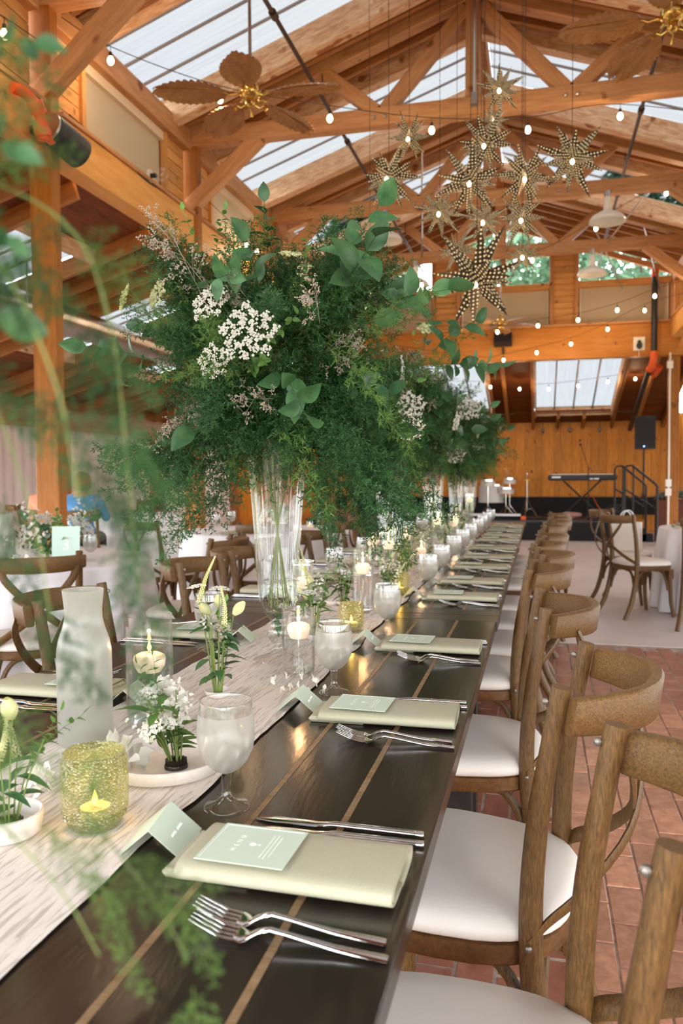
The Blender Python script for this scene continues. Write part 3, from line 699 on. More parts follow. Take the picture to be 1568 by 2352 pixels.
# ================================================================ PLACE SETTINGS  (local +x towards the guest)
def napkin():
    """linen rolled flat into a bar: spiral section pulled along x"""
    def sec(turns, hw, h):
        P = []; N = int(22 * turns)
        for i in range(N + 1):
            a = 2 * pi * i / 22 - pi/2; k = 1 - .28 * (i / N)
            c_, s_ = cos(a), sin(a); e = .38
            P.append((hw * k * (abs(c_) ** e) * (1 if c_ > 0 else -1), h * k * (abs(s_) ** .8) * (1 if s_ > 0 else -1)))
        return P
    m = MB(); P = sec(2.0, .070, .0125); n = len(P); xs = [-.128, -.124, .0, .10, .124, .128]
    for x in xs:
        e = .0012 if abs(x) > .126 else 0
        for y, z in P: m.v.append((x, y * (1 - e * 8), z + .0135))
    m.f = [(i*n+k, i*n+k+1, (i+1)*n+k+1, (i+1)*n+k) for i in range(len(xs) - 1) for k in range(n - 1)]
    # solid inner fold so the bar reads full, flap under the menu end
    q = MB(); Q = [(cos(2*pi*k/16), sin(2*pi*k/16)) for k in range(16)]
    for x, hw, h, sh in ((-.1290, .001, .0005, 0), (-.1285, .058, .007, 0), (.1215, .058, .007, 0), (.122, .001, .0005, 0)):
        for c_, s_ in Q: q.v.append((x, hw * abs(c_) ** .4 * (1 if c_ > 0 else -1), .0125 + h * s_))
    q.f = [(i*16+k, i*16+(k+1) % 16, (i+1)*16+(k+1) % 16, (i+1)*16+k) for i in range(3) for k in range(16)]
    o = len(m.v); m.v += q.v; m.f += [tuple(o + a for a in f) for f in q.f]
    return m
def lathe_ring(*a): pass
ns_root = tag(part('napkin', napkin(), m_sage, None, True, 50), 'x', 'napkin')
md = ns_root.modifiers.new('thick', 'SOLIDIFY'); md.thickness = .0016
part('fold_flap', MB().box((-.150, -.052, .001), (-.04, .058, .0125)), m_sage, ns_root).modifiers.new('b', 'BEVEL').width = .005
def txt(body, size, mat, parent, loc, rot, name='lettering', align='CENTER'):
    cu = bpy.data.curves.new(name, 'FONT'); cu.body = body; cu.size = size; cu.align_x = align; cu.align_y = 'CENTER'; cu.extrude = .0001; cu.materials.append(mat)
    o = bpy.data.objects.new(name, cu); COL.objects.link(o); me = bpy.data.meshes.new_from_object(o.evaluated_get(bpy.context.evaluated_depsgraph_get())); bpy.data.objects.remove(o)
    o = link(name, me, parent); o.location = loc; o.rotation_euler = rot; return o
menu = tag(part('menu_card', MB().box((-.054, -.048, 0), (.054, .048, .0009)), m_card), 'x', 'menu card')
txt('M  E  N  U', .009, m_ink, menu, (-.018, 0, .0011), (0, 0, pi/2))
part('motif', MB().lathe([(.0001, .0011), (.004, .0011), (.0045, .0012)], 10).add([(.004, 0, .0012), (.010, .003, .0012), (.010, -.003, .0012)], [(0, 1, 2)]), m_ink, menu)
part('text_lines', MB().box((.018, -.028, .0009), (.0192, .028, .0012)).box((.023, -.03, .0009), (.0242, .03, .0012)).box((.028, -.026, .0009), (.0292, .026, .0012)), m_ink, menu)
part('border_line', MB().box((-.05, -.044, .0009), (-.0494, .044, .0012)).box((-.05, .0434, .0009), (.05, .044, .0012)), m_ink, menu)
card = thing('place_card', 'x', 'place card')   # folded tent, ridge along local y
for s in (-1, 1):
    part('card_leaf', MB().add([(0, -.045, .036), (0, .045, .036), (s*.042, .045, 0), (s*.042, -.045, 0), (0, -.045, .0352), (0, .045, .0352), (s*.0412, .045, 0), (s*.0412, -.045, 0)], [(0, 1, 2, 3), (7, 6, 5, 4), (0, 3, 7, 4), (1, 5, 6, 2)]), m_card, card)
for i, (a, b) in enumerate(((-.02, -.004), (.002, .020))):
    part('name_stroke', MB().tube([(.022 + .0014 * sin(k * 2.2), a + (b - a) * k / 12, .0175 - .0012 * sin(k * 2.2) + .0003) for k in range(13)], .0007, 4), m_ink, card)
def knife():
    m = MB(); st = [(-.118, .0005, .0006, .002), (-.11, .005, .0008, .002), (-.09, .0095, .001, .003), (-.03, .0088, .0014, .003), (-.012, .0045, .003, .004), (-.006, .0055, .0042, .0045), (.10, .0058, .0036, .0045), (.112, .0062, .0036, .0045), (.114, .005, .003, .0045)]
    n = 10
    for x, w_, h, z in st: m.v += [(x, w_ * cos(2*pi*k/n), z + h * sin(2*pi*k/n)) for k in range(n)]
    m.f = [(i*n+k, i*n+(k+1) % n, (i+1)*n+(k+1) % n, (i+1)*n+k) for i in range(len(st)-1) for k in range(n)] + [tuple(range(n-1, -1, -1)), tuple((len(st)-1)*n + k for k in range(n))]
    return m
def fork():
    m = MB(); n = 8
    st = [(-.046, .0105, .0012, .006), (-.040, .0115, .0015, .0035), (-.034, .009, .002, .0045), (-.024, .0045, .0025, .011), (-.012, .003, .003, .0145), (.004, .003, .003, .0125), (.05, .0045, .0028, .006), (.098, .0058, .003, .0035), (.101, .005, .0025, .0035)]
    for x, w_, h, z in st: m.v += [(x, w_ * cos(2*pi*k/n), z + h * sin(2*pi*k/n)) for k in range(n)]
    m.f = [(i*n+k, i*n+(k+1) % n, (i+1)*n+(k+1) % n, (i+1)*n+k) for i in range(len(st)-1) for k in range(n)] + [tuple(range(n-1, -1, -1)), tuple((len(st)-1)*n + k for k in range(n))]
    for k in range(4):
        y = (-1.5 + k) * .0062
        m.tube([(-.046, y, .0045), (-.06, y, .006), (-.078, y * .96, .0125), (-.092, y * .92, .0185)], [.0016, .0014, .0012, .0007], 6)
    return m
me_k = knife().mesh('knife', m_steel, True, 60); me_f = fork().mesh('fork', m_steel, True, 60)
def goblet():
    t = thing('water_goblet', 'x', 'glass')
    part('foot', MB().lathe([(.034, 0), (.0345, .0015), (.030, .004), (.016, .008), (.0075, .016), (.0058, .03), (.0075, .038), (.0065, .042), (.0085, .05), (.013, .055)], 32), m_cglass, t, True, 180)
    part('bowl', MB().lathe([(.0085, .05), (.02, .056), (.031, .068), (.0385, .085), (.041, .102), (.0405, .118), (.0385, .136)], 32), m_goblet, t, True, 180)
    part('rim', MB().lathe([(.0385, .136), (.0372, .152), (.0368, .154), (.0360, .152), (.0372, .136)], 32), m_clear, t, True, 180)
    part('water', MB().lathe([(.0001, .055), (.018, .058), (.03, .071), (.037, .086), (.0395, .102), (.039, .118), (.0372, .134), (.0001, .1342)], 28), m_water, t, True, 40)
    part('ice_cube', MB().box((-.014, -.012, .118), (.006, .008, .136)).xf(Matrix.Rotation(.5, 4, 'Z')), m_cglass, t)
    return t
gob0 = goblet()
first = {}
def put(src, key, x, y, rz, label, group, z=TZ, rx=0, ry=0):
    if key not in first:
        first[key] = 1; o = src; o.location = (x, y, z); o.rotation_euler = (rx, ry, rz); o['label'] = label; o['group'] = group
    else:
        o = dup(src, (x, y, z), rz, label, group); o.rotation_euler = (rx, ry, rz)
    return o
fk0 = tag(link('fork', me_f), 'x', 'fork'); fk0.scale = (1.07, 1.12, 1); kn0 = tag(link('knife', me_k), 'x', 'knife')
def setting(x, y, side, who, grp, full=True):
    """side +1: guest on +x.  x is the table edge"""
    rz = 0 if side > 0 else pi; s = side; j = lambda a: RND.uniform(-a, a)
    put(ns_root, 'n', x - s * .142, y, rz + j(.03), 'sage green linen napkin, %s' % who, 'napkins ' + grp)
    put(menu, 'm', x - s * .195, y - .002, rz + j(.05), 'pale green menu card on the napkin, %s' % who, 'menu cards ' + grp, TZ + .0290)
    for q, nm in ((0, 'outer'), (1, 'inner')):
        put(fk0, 'f', x - s * (.112 + .007 * q), y - s * (.142 - .027 * q), rz + j(.03), '%s steel fork by the napkin, %s' % (nm, who), 'forks ' + grp)
        put(kn0, 'k', x - s * (.122 - .004 * q), y + s * (.100 + .028 * (1 - q)), rz + j(.025), '%s steel knife by the napkin, %s' % (nm, who), 'knives ' + grp)
    put(gob0, 'g', x - s * .295, y + s * .16, j(3), 'frosted goblet of iced water, %s' % who, 'water goblets ' + grp)
    put(card, 'c', x - s * .335, y + s * .035, rz + .12 + j(.08), 'folded pale green place card, %s' % who, 'place cards ' + grp)
nearS = ['place setting %s' % q for q in near]
for i, y in enumerate(SY): setting(-.135, y, 1, 'aisle-side ' + nearS[i], 'on the aisle side')
for i, y in enumerate([1.52, 2.15, 3.0, 3.5, 4.1, 4.7, 5.5, 6.1]): setting(-1.16, y, -1, 'far-side ' + nearS[i], 'on the far side')

# ================================================================ CANDLES, CARAFE, DISHES
def flame_mb(z, h=.02, c=(0, 0)):
    return MB().lathe([(.0004, 0), (.0032, h*.18), (.0042, h*.36), (.003, h*.62), (.001, h*.88), (.0001, h)], 10, (c[0], c[1], z))
def candle_light(x, y, z, e=.32, r=.003):
    l = bpy.data.lights.new('candle_light', 'POINT'); l.energy = e; l.color = (1, .55, .22); l.shadow_soft_size = r
    o = bpy.data.objects.new('candle_light', l); COL.objects.link(o); o.location = (x, y, z)
def cyl_candle(r, h, wl, x, y, label):
    t = thing('candle_holder', label, 'candle', (x, y, TZ + .004), group='floating candles in glass cylinders')
    part('glass_cylinder', MB().lathe([(.001, .001), (r - .003, .001), (r, .004), (r, h), (r - .0022, h), (r - .0022, .012), (.001, .011)], 32), m_clear, t, True, 40)
    part('water', MB().lathe([(.0001, .012), (r - .003, .012), (r - .003, wl), (.0001, wl)], 32), m_water, t, True, 40)
    f = part('floating_candle', MB().lathe([(.001, wl - .02), (r * .5, wl - .018), (r * .64, wl - .008), (r * .70, wl + .005), (r * .66, wl + .012), (r * .45, wl + .0165), (r * .1, wl + .0165), (.0005, wl + .0155)], 24), m_wax, t, True, 50)
    part('wick', MB().tube([(0, 0, wl + .016), (.0005, 0, wl + .024)], .0006, 5), m_blackm, f)
    part('flame', flame_mb(wl + .02), m_flame, f, True, 180)
    candle_light(x, y, TZ + wl + .047)
cs = [(-.715, 1.36, .0436, .205, .115, 'tall glass cylinder with floating candle behind the white dish'), (-.545, 1.765, .039, .155, .105, 'short glass cylinder with floating candle beside the nearest tall vase'),
      (-.58, 2.62, .036, .215, .15, 'glass cylinder with floating candle beyond the nearest vase, by a goblet'), (-.74, 2.45, .036, .19, .12, 'glass cylinder with floating candle behind the nearest vase stem'),
      (-.62, 3.3, .036, .25, .17, 'tall glass cylinder candle just before the second vase'), (-.545, 3.75, .034, .16, .1, 'glass cylinder candle right of the second vase'),
      (-.75, 3.6, .034, .2, .15, 'glass cylinder candle left of the second vase'), (-.56, 4.5, .036, .26, .2, 'tall glass cylinder candle midway along the table'), (-.72, 4.4, .034, .18, .12, 'glass cylinder candle left of centre midway along the table'),
      (-.55, 5.25, .036, .2, .14, 'glass cylinder candle between third and fourth vases'), (-.74, 5.6, .036, .3, .24, 'tallest glass cylinder candle between third and fourth vases'), (-.57, 6.7, .036, .3, .25, 'tall glass cylinder candle near the stage end of the table'),
      (-.7, 7.0, .036, .22, .16, 'shorter glass cylinder candle near the stage end of the table'), (-.6, 5.9, .034, .17, .12, 'low glass cylinder candle just before the fourth vase')]
for x, y, r, h, wl, lb in cs: cyl_candle(r, h, wl, x, y, lb)
def votive(x, y, r, h, label):
    t = thing('votive_holder', label, 'candle', (x, y, TZ + .004), group='green glass votives')
    part('glass_cup', MB().lathe([(.001, .001), (r*.72, .001), (r*.82, .006), (r*.86, .012), (r*.93, .016), (r*.92, .020), (r, .028), (r*1.01, h*.55), (r, h*.88), (r*.93, h*.94), (r*.93, h), (r*.89, h), (r*.9, h*.9), (r*.95, h*.8), (r*.93, .03), (r*.75, .012), (.001, .011)], 40), m_green, t, True, 60)
    part('raised_bands', MB().lathe([(r*.9, .014), (r*.96, .0165), (r*.9, .019)], 32).lathe([(r*.95, .021), (r*1.0, .0235), (r*.95, .026)], 32), m_green, t, True, 60)
    f = part('tealight', MB().lathe([(.001, .012), (.019, .012), (.019, .026), (.017, .026), (.016, .023), (.001, .023)], 20), m_wax, t, True, 40)
    part('flame', flame_mb(.026, .022), m_flame, f, True, 180)
    candle_light(x, y, TZ + .0545, .35)
votive(-.575, .935, .0435, .101, 'green hobnail glass votive with lit tealight nearest the camera')
votive(-.545, 2.30, .038, .085, 'green glass votive behind the first flower stems near the vase')
votive(-.53, 3.05, .038, .085, 'green glass votive beside the third clump of stems')
votive(-.70, 4.1, .038, .085, 'green glass votive past the second vase')
t = thing('carafe', 'frosted glass carafe of iced water on the far table edge', 'carafe', (-.775, 1.235, TZ + .001))
part('glass_body', MB().lathe([(.001, .0015), (.044, .0015), (.0465, .006), (.047, .02), (.047, .14), (.0465, .165), (.043, .185), (.036, .205), (.0325, .22), (.0318, .235), (.034, .258), (.0355, .272), (.0340, .272), (.0305, .235), (.031, .22), (.0345, .205), (.0415, .185), (.045, .165), (.045, .14), (.045, .01), (.001, .009)], 36), m_frost, t, True, 50)
part('water', MB().lathe([(.0001, .01), (.044, .011), (.0445, .1), (.0445, .16), (.041, .184), (.034, .204), (.0001, .205)], 28), m_water, t, True, 40)
def dish(x, y, r, h, label, z=TZ + .004):
    t = tag(part('ceramic_dish', MB().lathe([(.001, .0), (r*.8, 0), (r*.92, .004), (r, h), (r - .003, h + .001), (r - .006, h - .002), (r*.88, .009), (r*.78, .006), (.001, .005)], 48), m_wcer, None, True, 50, (x, y, z)), label, 'dish'); return t
dish(-.578, 1.148, .098, .024, 'wide speckled white ceramic dish with flowers, by the goblet')
dish(-.672, .885, .045, .03, 'small white ceramic bowl at the near left table centre')
def kenzan(x, y, z, label, r=.0185):
    t = thing('pin_frog', label, 'pin frog', (x, y, z), group='metal pin frogs')
    part('base', MB().lathe([(.001, 0), (r, 0), (r, .004), (r*.95, .006), (.001, .006)], 24), m_kenzan, t, True, 40)
    m = MB(); q = .0026
    for i in range(-7, 8):
        for j in range(-7, 8):
            if (i*i + j*j) * q * q < (r * .93) ** 2: m.box((i*q - .0004, j*q - .0004, .005), (i*q + .0004, j*q + .0004, .0145))
    o = part('pins', m, m_kenzan, t)
kenzan(-.556, 1.14, TZ + .0095, 'round metal pin frog standing in the wide white dish')
kenzan(-.67, .885, TZ + .0095, 'round metal pin frog in the small white bowl')

# ================================================================ PLANTS
def octa(m, c, r, R=None):
    q = [(r,0,0),(-r,0,0),(0,r,0),(0,-r,0),(0,0,r),(0,0,-r)]
    m.add([(c[0]+a, c[1]+b, c[2]+d) for a, b, d in q], [(0,2,4),(2,1,4),(1,3,4),(3,0,4),(2,0,5),(1,2,5),(3,1,5),(0,3,5)])
def leaf(m, p, d, up_, L, W, curl=.25, seg=5):
    d = V(d).normalized(); r = d.cross(V(up_)); r = r.normalized() if r.length > 1e-4 else V((1,0,0)); u = r.cross(d); b = len(m.v)
    for i in range(seg + 1):
        t = i / seg; w_ = W * (sin(pi * t ** .75) ** .8 if 0 < t < 1 else .03); c = V(p) + d * (L * t) - u * (curl * L * t * t)
        for k in (-1, 0, 1): m.v.append(tuple(c + r * (w_ * k * .5) + u * (abs(k) * w_ * .16)))
    for i in range(seg):
        for k in (0, 1): m.f.append((b + i*3 + k, b + i*3 + k + 1, b + (i+1)*3 + k + 1, b + (i+1)*3 + k))
def thin_stem(m, pts, r0, r1): 
    n = len(pts); m.tube(pts, [lerp(r0, r1, i / (n-1)) for i in range(n)], 4, caps=False)
def fern(seed, L=.27, spread=.5, dens=1.0, nl=.0085, nw=.0012):
    R = random.Random(seed); m = MB(); n = 14
    bend = V((R.uniform(-.3, .3), R.uniform(-.3, .3), 0))
    sp = [V((bend.x * L * (i/n)**2, bend.y * L * (i/n)**2, L * i / n)) for i in range(n + 1)]
    thin_stem(m, sp, .0013, .0004)
    nb = int(32 * dens)
    for b in range(nb):
        t = .08 + .9 * b / nb; i = min(int(t * n), n - 1); p = sp[i].lerp(sp[i+1], t * n - i)
        a = b * 2.4 + R.uniform(-.4, .4); le = L * spread * (1.0 - t * .72) * R.uniform(.6, 1) * min(1, .35 + t * 3)
        d = V((cos(a), sin(a), .75 + R.uniform(-.2, .3))).normalized(); q = [p + d * (le * k / 4) - V((0, 0, 1)) * (.06 * le * (k/4)**2) for k in range(5)]
        thin_stem(m, q, .0006, .0003)
        nt = max(3, int(le / .0085))
        for k in range(nt):
            tt = .12 + .88 * k / nt; c = p + d * (le * tt)
            s_ = V((R.gauss(0, 1), R.gauss(0, 1), R.gauss(0, 1))); s_ = (s_ - d * s_.dot(d)).normalized(); tl = .016 * (1.15 - tt) + .006
            td = (s_ + d * .7).normalized(); 
            for e in range(9):
                cc = c + td * (tl * (e + .5) / 9); nd = (V((R.gauss(0, 1), R.gauss(0, 1), R.gauss(0, 1))).normalized() + td * .7 + d * .4).normalized()
                w_ = nd.cross(V((R.gauss(0, 1), R.gauss(0, 1), R.gauss(0, 1)))).normalized() * nw
                m.add([cc - w_, cc + w_, cc + nd * nl * R.uniform(.7, 1.2)], [(0, 1, 2)])
    return m
FERN = [fern(s, L, sp).mesh('fern_frond', m_fern) for s, L, sp in ((1, .27, .42), (2, .24, .55), (3, .29, .36), (4, .22, .6))]
FERNL = [fern(5, .25, .5, .8).mesh('fern_frond', m_fern2), fern(6, .28, .3, .8, .011).mesh('fern_frond', m_fern2)]
FERNW = fern(8, .30, .30, .55, .016, .0011).mesh('wispy_frond', m_fern2)
def leafbr(seed, n=7, L=.2, ll=.07, lw=.04, rr=.0016):
    R = random.Random(seed); m = MB(); sp = crom([(0,0,0), (R.uniform(-.02,.02), R.uniform(-.02,.02), L*.4), (R.uniform(-.03,.03), R.uniform(-.03,.03), L)], 6); thin_stem(m, sp, rr, rr*.5)
    for i in range(n):
        t = .3 + .7 * i / n; p = sp[min(int(t * (len(sp)-1)), len(sp)-1)]; a = i * 2.4 + R.uniform(-.3, .3)
        d = V((cos(a), sin(a), .5 + R.uniform(-.2, .4))); leaf(m, p, d, (0, 0, 1), ll * R.uniform(.75, 1.1), lw * R.uniform(.8, 1.1), R.uniform(.1, .35), 6)
    leaf(m, sp[-1], (R.uniform(-.2,.2), R.uniform(-.2,.2), 1), (1, .3, 0), ll, lw, .1, 6)
    return m
SALAL = [leafbr(s, 6, .2, .075, .046).mesh('leaf_branch', m_leaf, True, 180) for s in (11, 12, 13)]
SMALLB = [leafbr(s, 13, .17, .026, .014, .001).mesh('small_leaf_branch', m_leaf2, True, 180) for s in (21, 22)]
def umbel(seed, R0=.055, nf=22, stem=True, fl=.0032):
    R = random.Random(seed); m = MB(); s = MB()
    for i in range(nf):
        a = i * 2.4; r = R0 * sqrt((i + .5) / nf); c = V((r * cos(a), r * sin(a), .05 + .012 * (1 - (r/R0)**2) + R.uniform(-.003, .003)))
        s.tube([(0, 0, 0), c * .6, c], [.0006, .0004, .0004], 3, caps=False)
        for k in range(20):
            o = V((R.gauss(0, .0046), R.gauss(0, .0046), R.uniform(0, .005))); octa(m, c + o, fl * R.uniform(.7, 1.2))
    s.tube([(0, 0, -.12), (0, 0, 0)], .001, 5)
    return m.mesh('white_florets', m_petal), s.mesh('umbel_stems', m_stem)
UMB = umbel(31); UMBG = (umbel(32, .04, 22)[0], UMB[1])
UMBG[0].materials.clear(); UMBG[0].materials.append(m_cream)
def dusty(seed, L=.16, col=None):
    R = random.Random(seed); m = MB()
    def br(p, d, l, lev):
        q = p + d * l; thin_stem(m, [p, (p+q)/2 + V((R.gauss(0,.002), R.gauss(0,.002), 0)), q], .0007 / lev, .0004 / lev)
        if lev == 3:
            for k in range(6): octa(m, p.lerp(q, R.uniform(.2, 1)) + V((R.gauss(0,.0016), R.gauss(0,.0016), R.gauss(0,.0016))), R.uniform(.001, .0021))
            return
        for k in range(7 if lev == 1 else 6):
            t = .35 + .65 * k / 6; s_ = V((R.gauss(0,1), R.gauss(0,1), R.gauss(0,1))).normalized(); br(p.lerp(q, t), (s_ + d * .9).normalized(), l * (.42 if lev == 1 else .36) * R.uniform(.6, 1), lev + 1)
    br(V((0,0,0)), V((0,0,1)), L, 1); return m
DUSTY = [dusty(s).mesh('dusty_sprig', m_dusty) for s in (41, 42)]
def orient(p, d, roll=0, s=1):
    q = V(d).normalized().to_track_quat('Z', 'Y'); return Matrix.Translation(V(p)) @ q.to_matrix().to_4x4() @ Matrix.Rotation(roll, 4, 'Z') @ Matrix.Scale(s, 4)

def make_vase(x, y, label):
    z0 = TZ + .0045; t = thing('tall_vase', label, 'vase', (x, y, z0), group='tall fluted glass vases down the table')
    P = [(.064, 0, 0), (.063, .003, 0), (.045, .008, 0), (.02, .018, 0), (.012, .03, 0), (.013, .04, .3), (.023, .052, .8), (.028, .066, 1), (.024, .082, .8), (.016, .094, .3), (.022, .104, .6), (.038, .125, 1), (.047, .16, 1), (.052, .22, 1), (.056, .30, 1), (.061, .38, 1), (.068, .46, 1), (.077, .53, .6), (.0815, .555, 0)]
    part('fluted_body', MB().lathe(P, 144, flute=.035, nf=18), m_vase, t, True, 180)
    part('inner_wall', MB().lathe([(.001, .118), (.03, .122), (.040, .14), (.045, .17), (.049, .23), (.053, .3), (.058, .38), (.064, .45), (.073, .52), (.078, .553), (.080, .557), (.0815, .555)], 60), m_vase, t, True, 180)
    part('water', MB().lathe([(.0001, .121), (.03, .124), (.041, .143), (.046, .175), (.0465, .2), (.0001, .2)], 30), m_water, t, True, 40)
    R = random.Random(int(y * 100)); m = MB()
    for k in range(9):
        a = R.uniform(0, 2*pi); b = a + R.uniform(2, 4); m.tube([(.028 * cos(a), .028 * sin(a), .135), (.0, .0, .33), (.05 * cos(b), .05 * sin(b), .57)], .0018, 5)
    part('flower_stems', m, m_stem, t, True)
    return t
def arrangement(x, y, seed, label, nf=190, Rh=.30, zc=.175, up_=.36, squash=1, vase=True, full=True):
    R = random.Random(seed); t = thing('flower_arrangement', label, 'flower arrangement', (x, y, TZ + .56), group='fern and lace-flower arrangements above the vases')
    C = V((0, 0, zc))
    def place(me, d, r0, s, nm=None, droop=0):
        p = C + V((d.x * r0, d.y * r0, d.z * r0)); dd = (d + V((R.gauss(0, .35), R.gauss(0, .35), R.gauss(0, .3) - droop))).normalized()
        return link(me.name.split('.')[0], me, t, orient(p, dd, R.uniform(0, 6.28), s))
    def rd(lo=-.8, hi=1):
        a = R.uniform(0, 2*pi); e = R.uniform(lo, hi); h = sqrt(1 - e*e); return V((cos(a) * h, sin(a) * h, e))
    for k in range(nf):
        d = rd(-.95, 1); dr = .45 if d.z < .1 else 0
        r0 = R.uniform(.02, .165) * (Rh / .30) * (.82 if d.z > .45 else 1)
        if d.z < -.3: r0 = max(r0, .09); d = V((d.x * 1.4, d.y * 1.4, d.z)).normalized()
        me = R.choice(FERN) if R.random() < .84 else R.choice(FERNL)
        place(me, d, r0, R.uniform(.72, 1.0) * (.92 if d.z > .45 else .98), droop=dr)
    for k in range(16 if full else 9): place(R.choice(SALAL), rd(-.4, .8), R.uniform(.13, .21), R.uniform(.7, 1))
    for k in range(14 if full else 8): place(R.choice(SMALLB), rd(-.4, .8), R.uniform(.14, .22), R.uniform(.8, 1.1))
    for k in range(16 if full else 8): place(R.choice(DUSTY), rd(-.4, .85), R.uniform(.14, .2), R.uniform(.8, 1.1))
    for k in range(7 if full else 6):
        d = rd(-.2, 1); s = R.uniform(.5, .8); mt = orient(C + d * R.uniform(.22, .28), d, 0, s)
        q = UMB if k % 2 else UMBG; a = link('umbel_stems', q[1], t, mt); b = link('white_florets', q[0], t, mt)
    for k in range(10): place(FERNW, rd(-.7, .6), R.uniform(.15, .25), R.uniform(.8, 1.1), droop=.5)
    return t
VY = [(1.90, 'nearest'), (3.45, 'second'), (4.90, 'third'), (6.30, 'fourth'), (7.6, 'last')]
for i, (y, nm) in enumerate(VY):
    make_vase(-.64, y, 'tall fluted clear glass vase on the runner, %s in focus from the camera' % ('first' if i == 0 else ORD[i]))
A1 = arrangement(-.64, 1.90, 5, 'large round fern arrangement with white lace flower on the first vase', nf=225, Rh=.31)
def addp(T, me, p, d, s=1, r=0, nm=None): return link(nm or me.name.split('.')[0], me, T, Matrix.Translation(-V(T.location)) @ orient(p, d, r, s))
def add_umbel(T, p, d, s, q=UMB): addp(T, q[1], p, d, s); addp(T, q[0], p, d, s)
# blooms that the photograph shows turned to the camera
add_umbel(A1, (-.582, 1.565, 1.515), (.25, -1, .12), 1.02)
addp(A1, DUSTY[0], (-.56, 1.64, 1.40), (.1, -1, -.1), .6); addp(A1, DUSTY[1], (-.70, 1.62, 1.60), (-.1, -.8, .7), 1.2); addp(A1, DUSTY[0], (-.68, 1.6, 1.62), (-.2, -.8, .5), 1.1); addp(A1, DUSTY[1], (-.46, 1.66, 1.56), (.2, -.9, .3), 1)
add_umbel(A1, (-.91, 1.72, 1.64), (-.9, -.5, .3), .7, UMBG); add_umbel(A1, (-.83, 1.72, 1.64), (-.6, -.8, .25), .75, UMBG)
for p, d, s in (((-.44, 1.74, 1.66), (.5, -.6, .1), 1.1), ((-.44, 1.72, 1.66), (.5, -.5, .6), .95), ((-.6, 1.72, 1.62), (-.1, -.7, .6), .8), ((-.62, 1.78, 1.74), (.1, -.2, 1), .6), ((-.64, 1.66, 1.68), (0, -1, -.3), .7), ((-.86, 1.7, 1.5), (-.8, -.6, .1), .8), ((-.36, 1.85, 1.62), (.7, -.6, .1), 1)):
    addp(A1, SALAL[int(s * 10) % 3], p, d, s, r=s * 7)
for p, d in (((-.77, 1.72, 1.71), (-.2, 0, 1)), ((-.73, 1.76, 1.72), (.1, 0, 1))): addp(A1, SMALLB[0], p, d, .8)
# feathery lobes reaching to the upper left and drooping at the lower left
for p, d, s in (((-.76, 1.78, 1.64), (-.8, -.2, .40), .8), ((-.78, 1.76, 1.66), (-.7, -.3, .6), .75), ((-.76, 1.74, 1.66), (-.6, -.2, .8), .75), ((-.80, 1.74, 1.58), (-1, -.2, .1), .65), ((-.5, 1.8, 1.66), (.35, -.1, 1), .75), ((-.46, 1.8, 1.64), (.5, -.2, .9), .75),
                ((-.78, 1.7, 1.36), (-.7, -.3, -.8), .9), ((-.82, 1.72, 1.34), (-.9, -.2, -.5), .9), ((-.76, 1.66, 1.3), (-.5, -.2, -1), .9), ((-.46, 1.75, 1.34), (.3, -.2, -1), .9), ((-.42, 1.8, 1.34), (.4, -.2, -1), 1), ((-.5, 1.72, 1.3), (.1, -.2, -1), .8)):
    for k in range(4): addp(A1, (FERN + FERNL)[k + (1 if p[2] > 1.55 else 0)], V(p) + V((.02 * k, .03 * k, -.02 * k)), V(d) + V((.2 * sin(k * 3), .2 * cos(k * 2), .1 * k)), s, r=k)
RA = random.Random(15)
for k in range(26):
    d = V((RA.uniform(-.7, .75), RA.uniform(-.7, .2), RA.uniform(.55, 1))); p = V((-.64, 1.90, 1.50)) + V((d.x * .19, d.y * .14, d.z * .10)); addp(A1, (FERN + FERNL)[k % 6], p, d, RA.uniform(.75, .98), r=k)
A2 = arrangement(-.64, 3.45, 6, 'fern arrangement with broad salal leaves on the second vase', 240, Rh=.33)
for p, d, s in (((-.42, 3.2, 1.72), (.6, -.6, .4), 1.2), ((-.40, 3.2, 1.66), (.8, -.5, -.1), 1.1), ((-.46, 3.22, 1.74), (.2, -.6, .8), 1), ((-.34, 3.25, 1.66), (1, -.3, .1), 1)):
    addp(A2, SALAL[int(s * 10) % 3], p, d, s, r=s * 5)
add_umbel(A2, (-.50, 3.12, 1.49), (.2, -1, .2), 1.0); add_umbel(A2, (-.50, 3.1, 1.42), (.3, -1, -.1), .9); add_umbel(A2, (-.45, 3.18, 1.77), (.3, -.6, .8), .9, UMBG)
A3 = arrangement(-.64, 4.90, 7, 'fern arrangement with white lace flower on the third vase', 230, Rh=.40, zc=.17)
add_umbel(A3, (-.40, 4.55, 1.58), (.2, -1, .3), 1.2); add_umbel(A3, (-.46, 4.5, 1.34), (.1, -1, .1), .9)
A4 = arrangement(-.62, 6.30, 8, 'fern arrangement on the fourth vase, mostly behind the third', 150, Rh=.36, full=False)
A5 = arrangement(-.64, 7.6, 9, 'fern arrangement on the last vase by the stage', 130, Rh=.33, full=False)

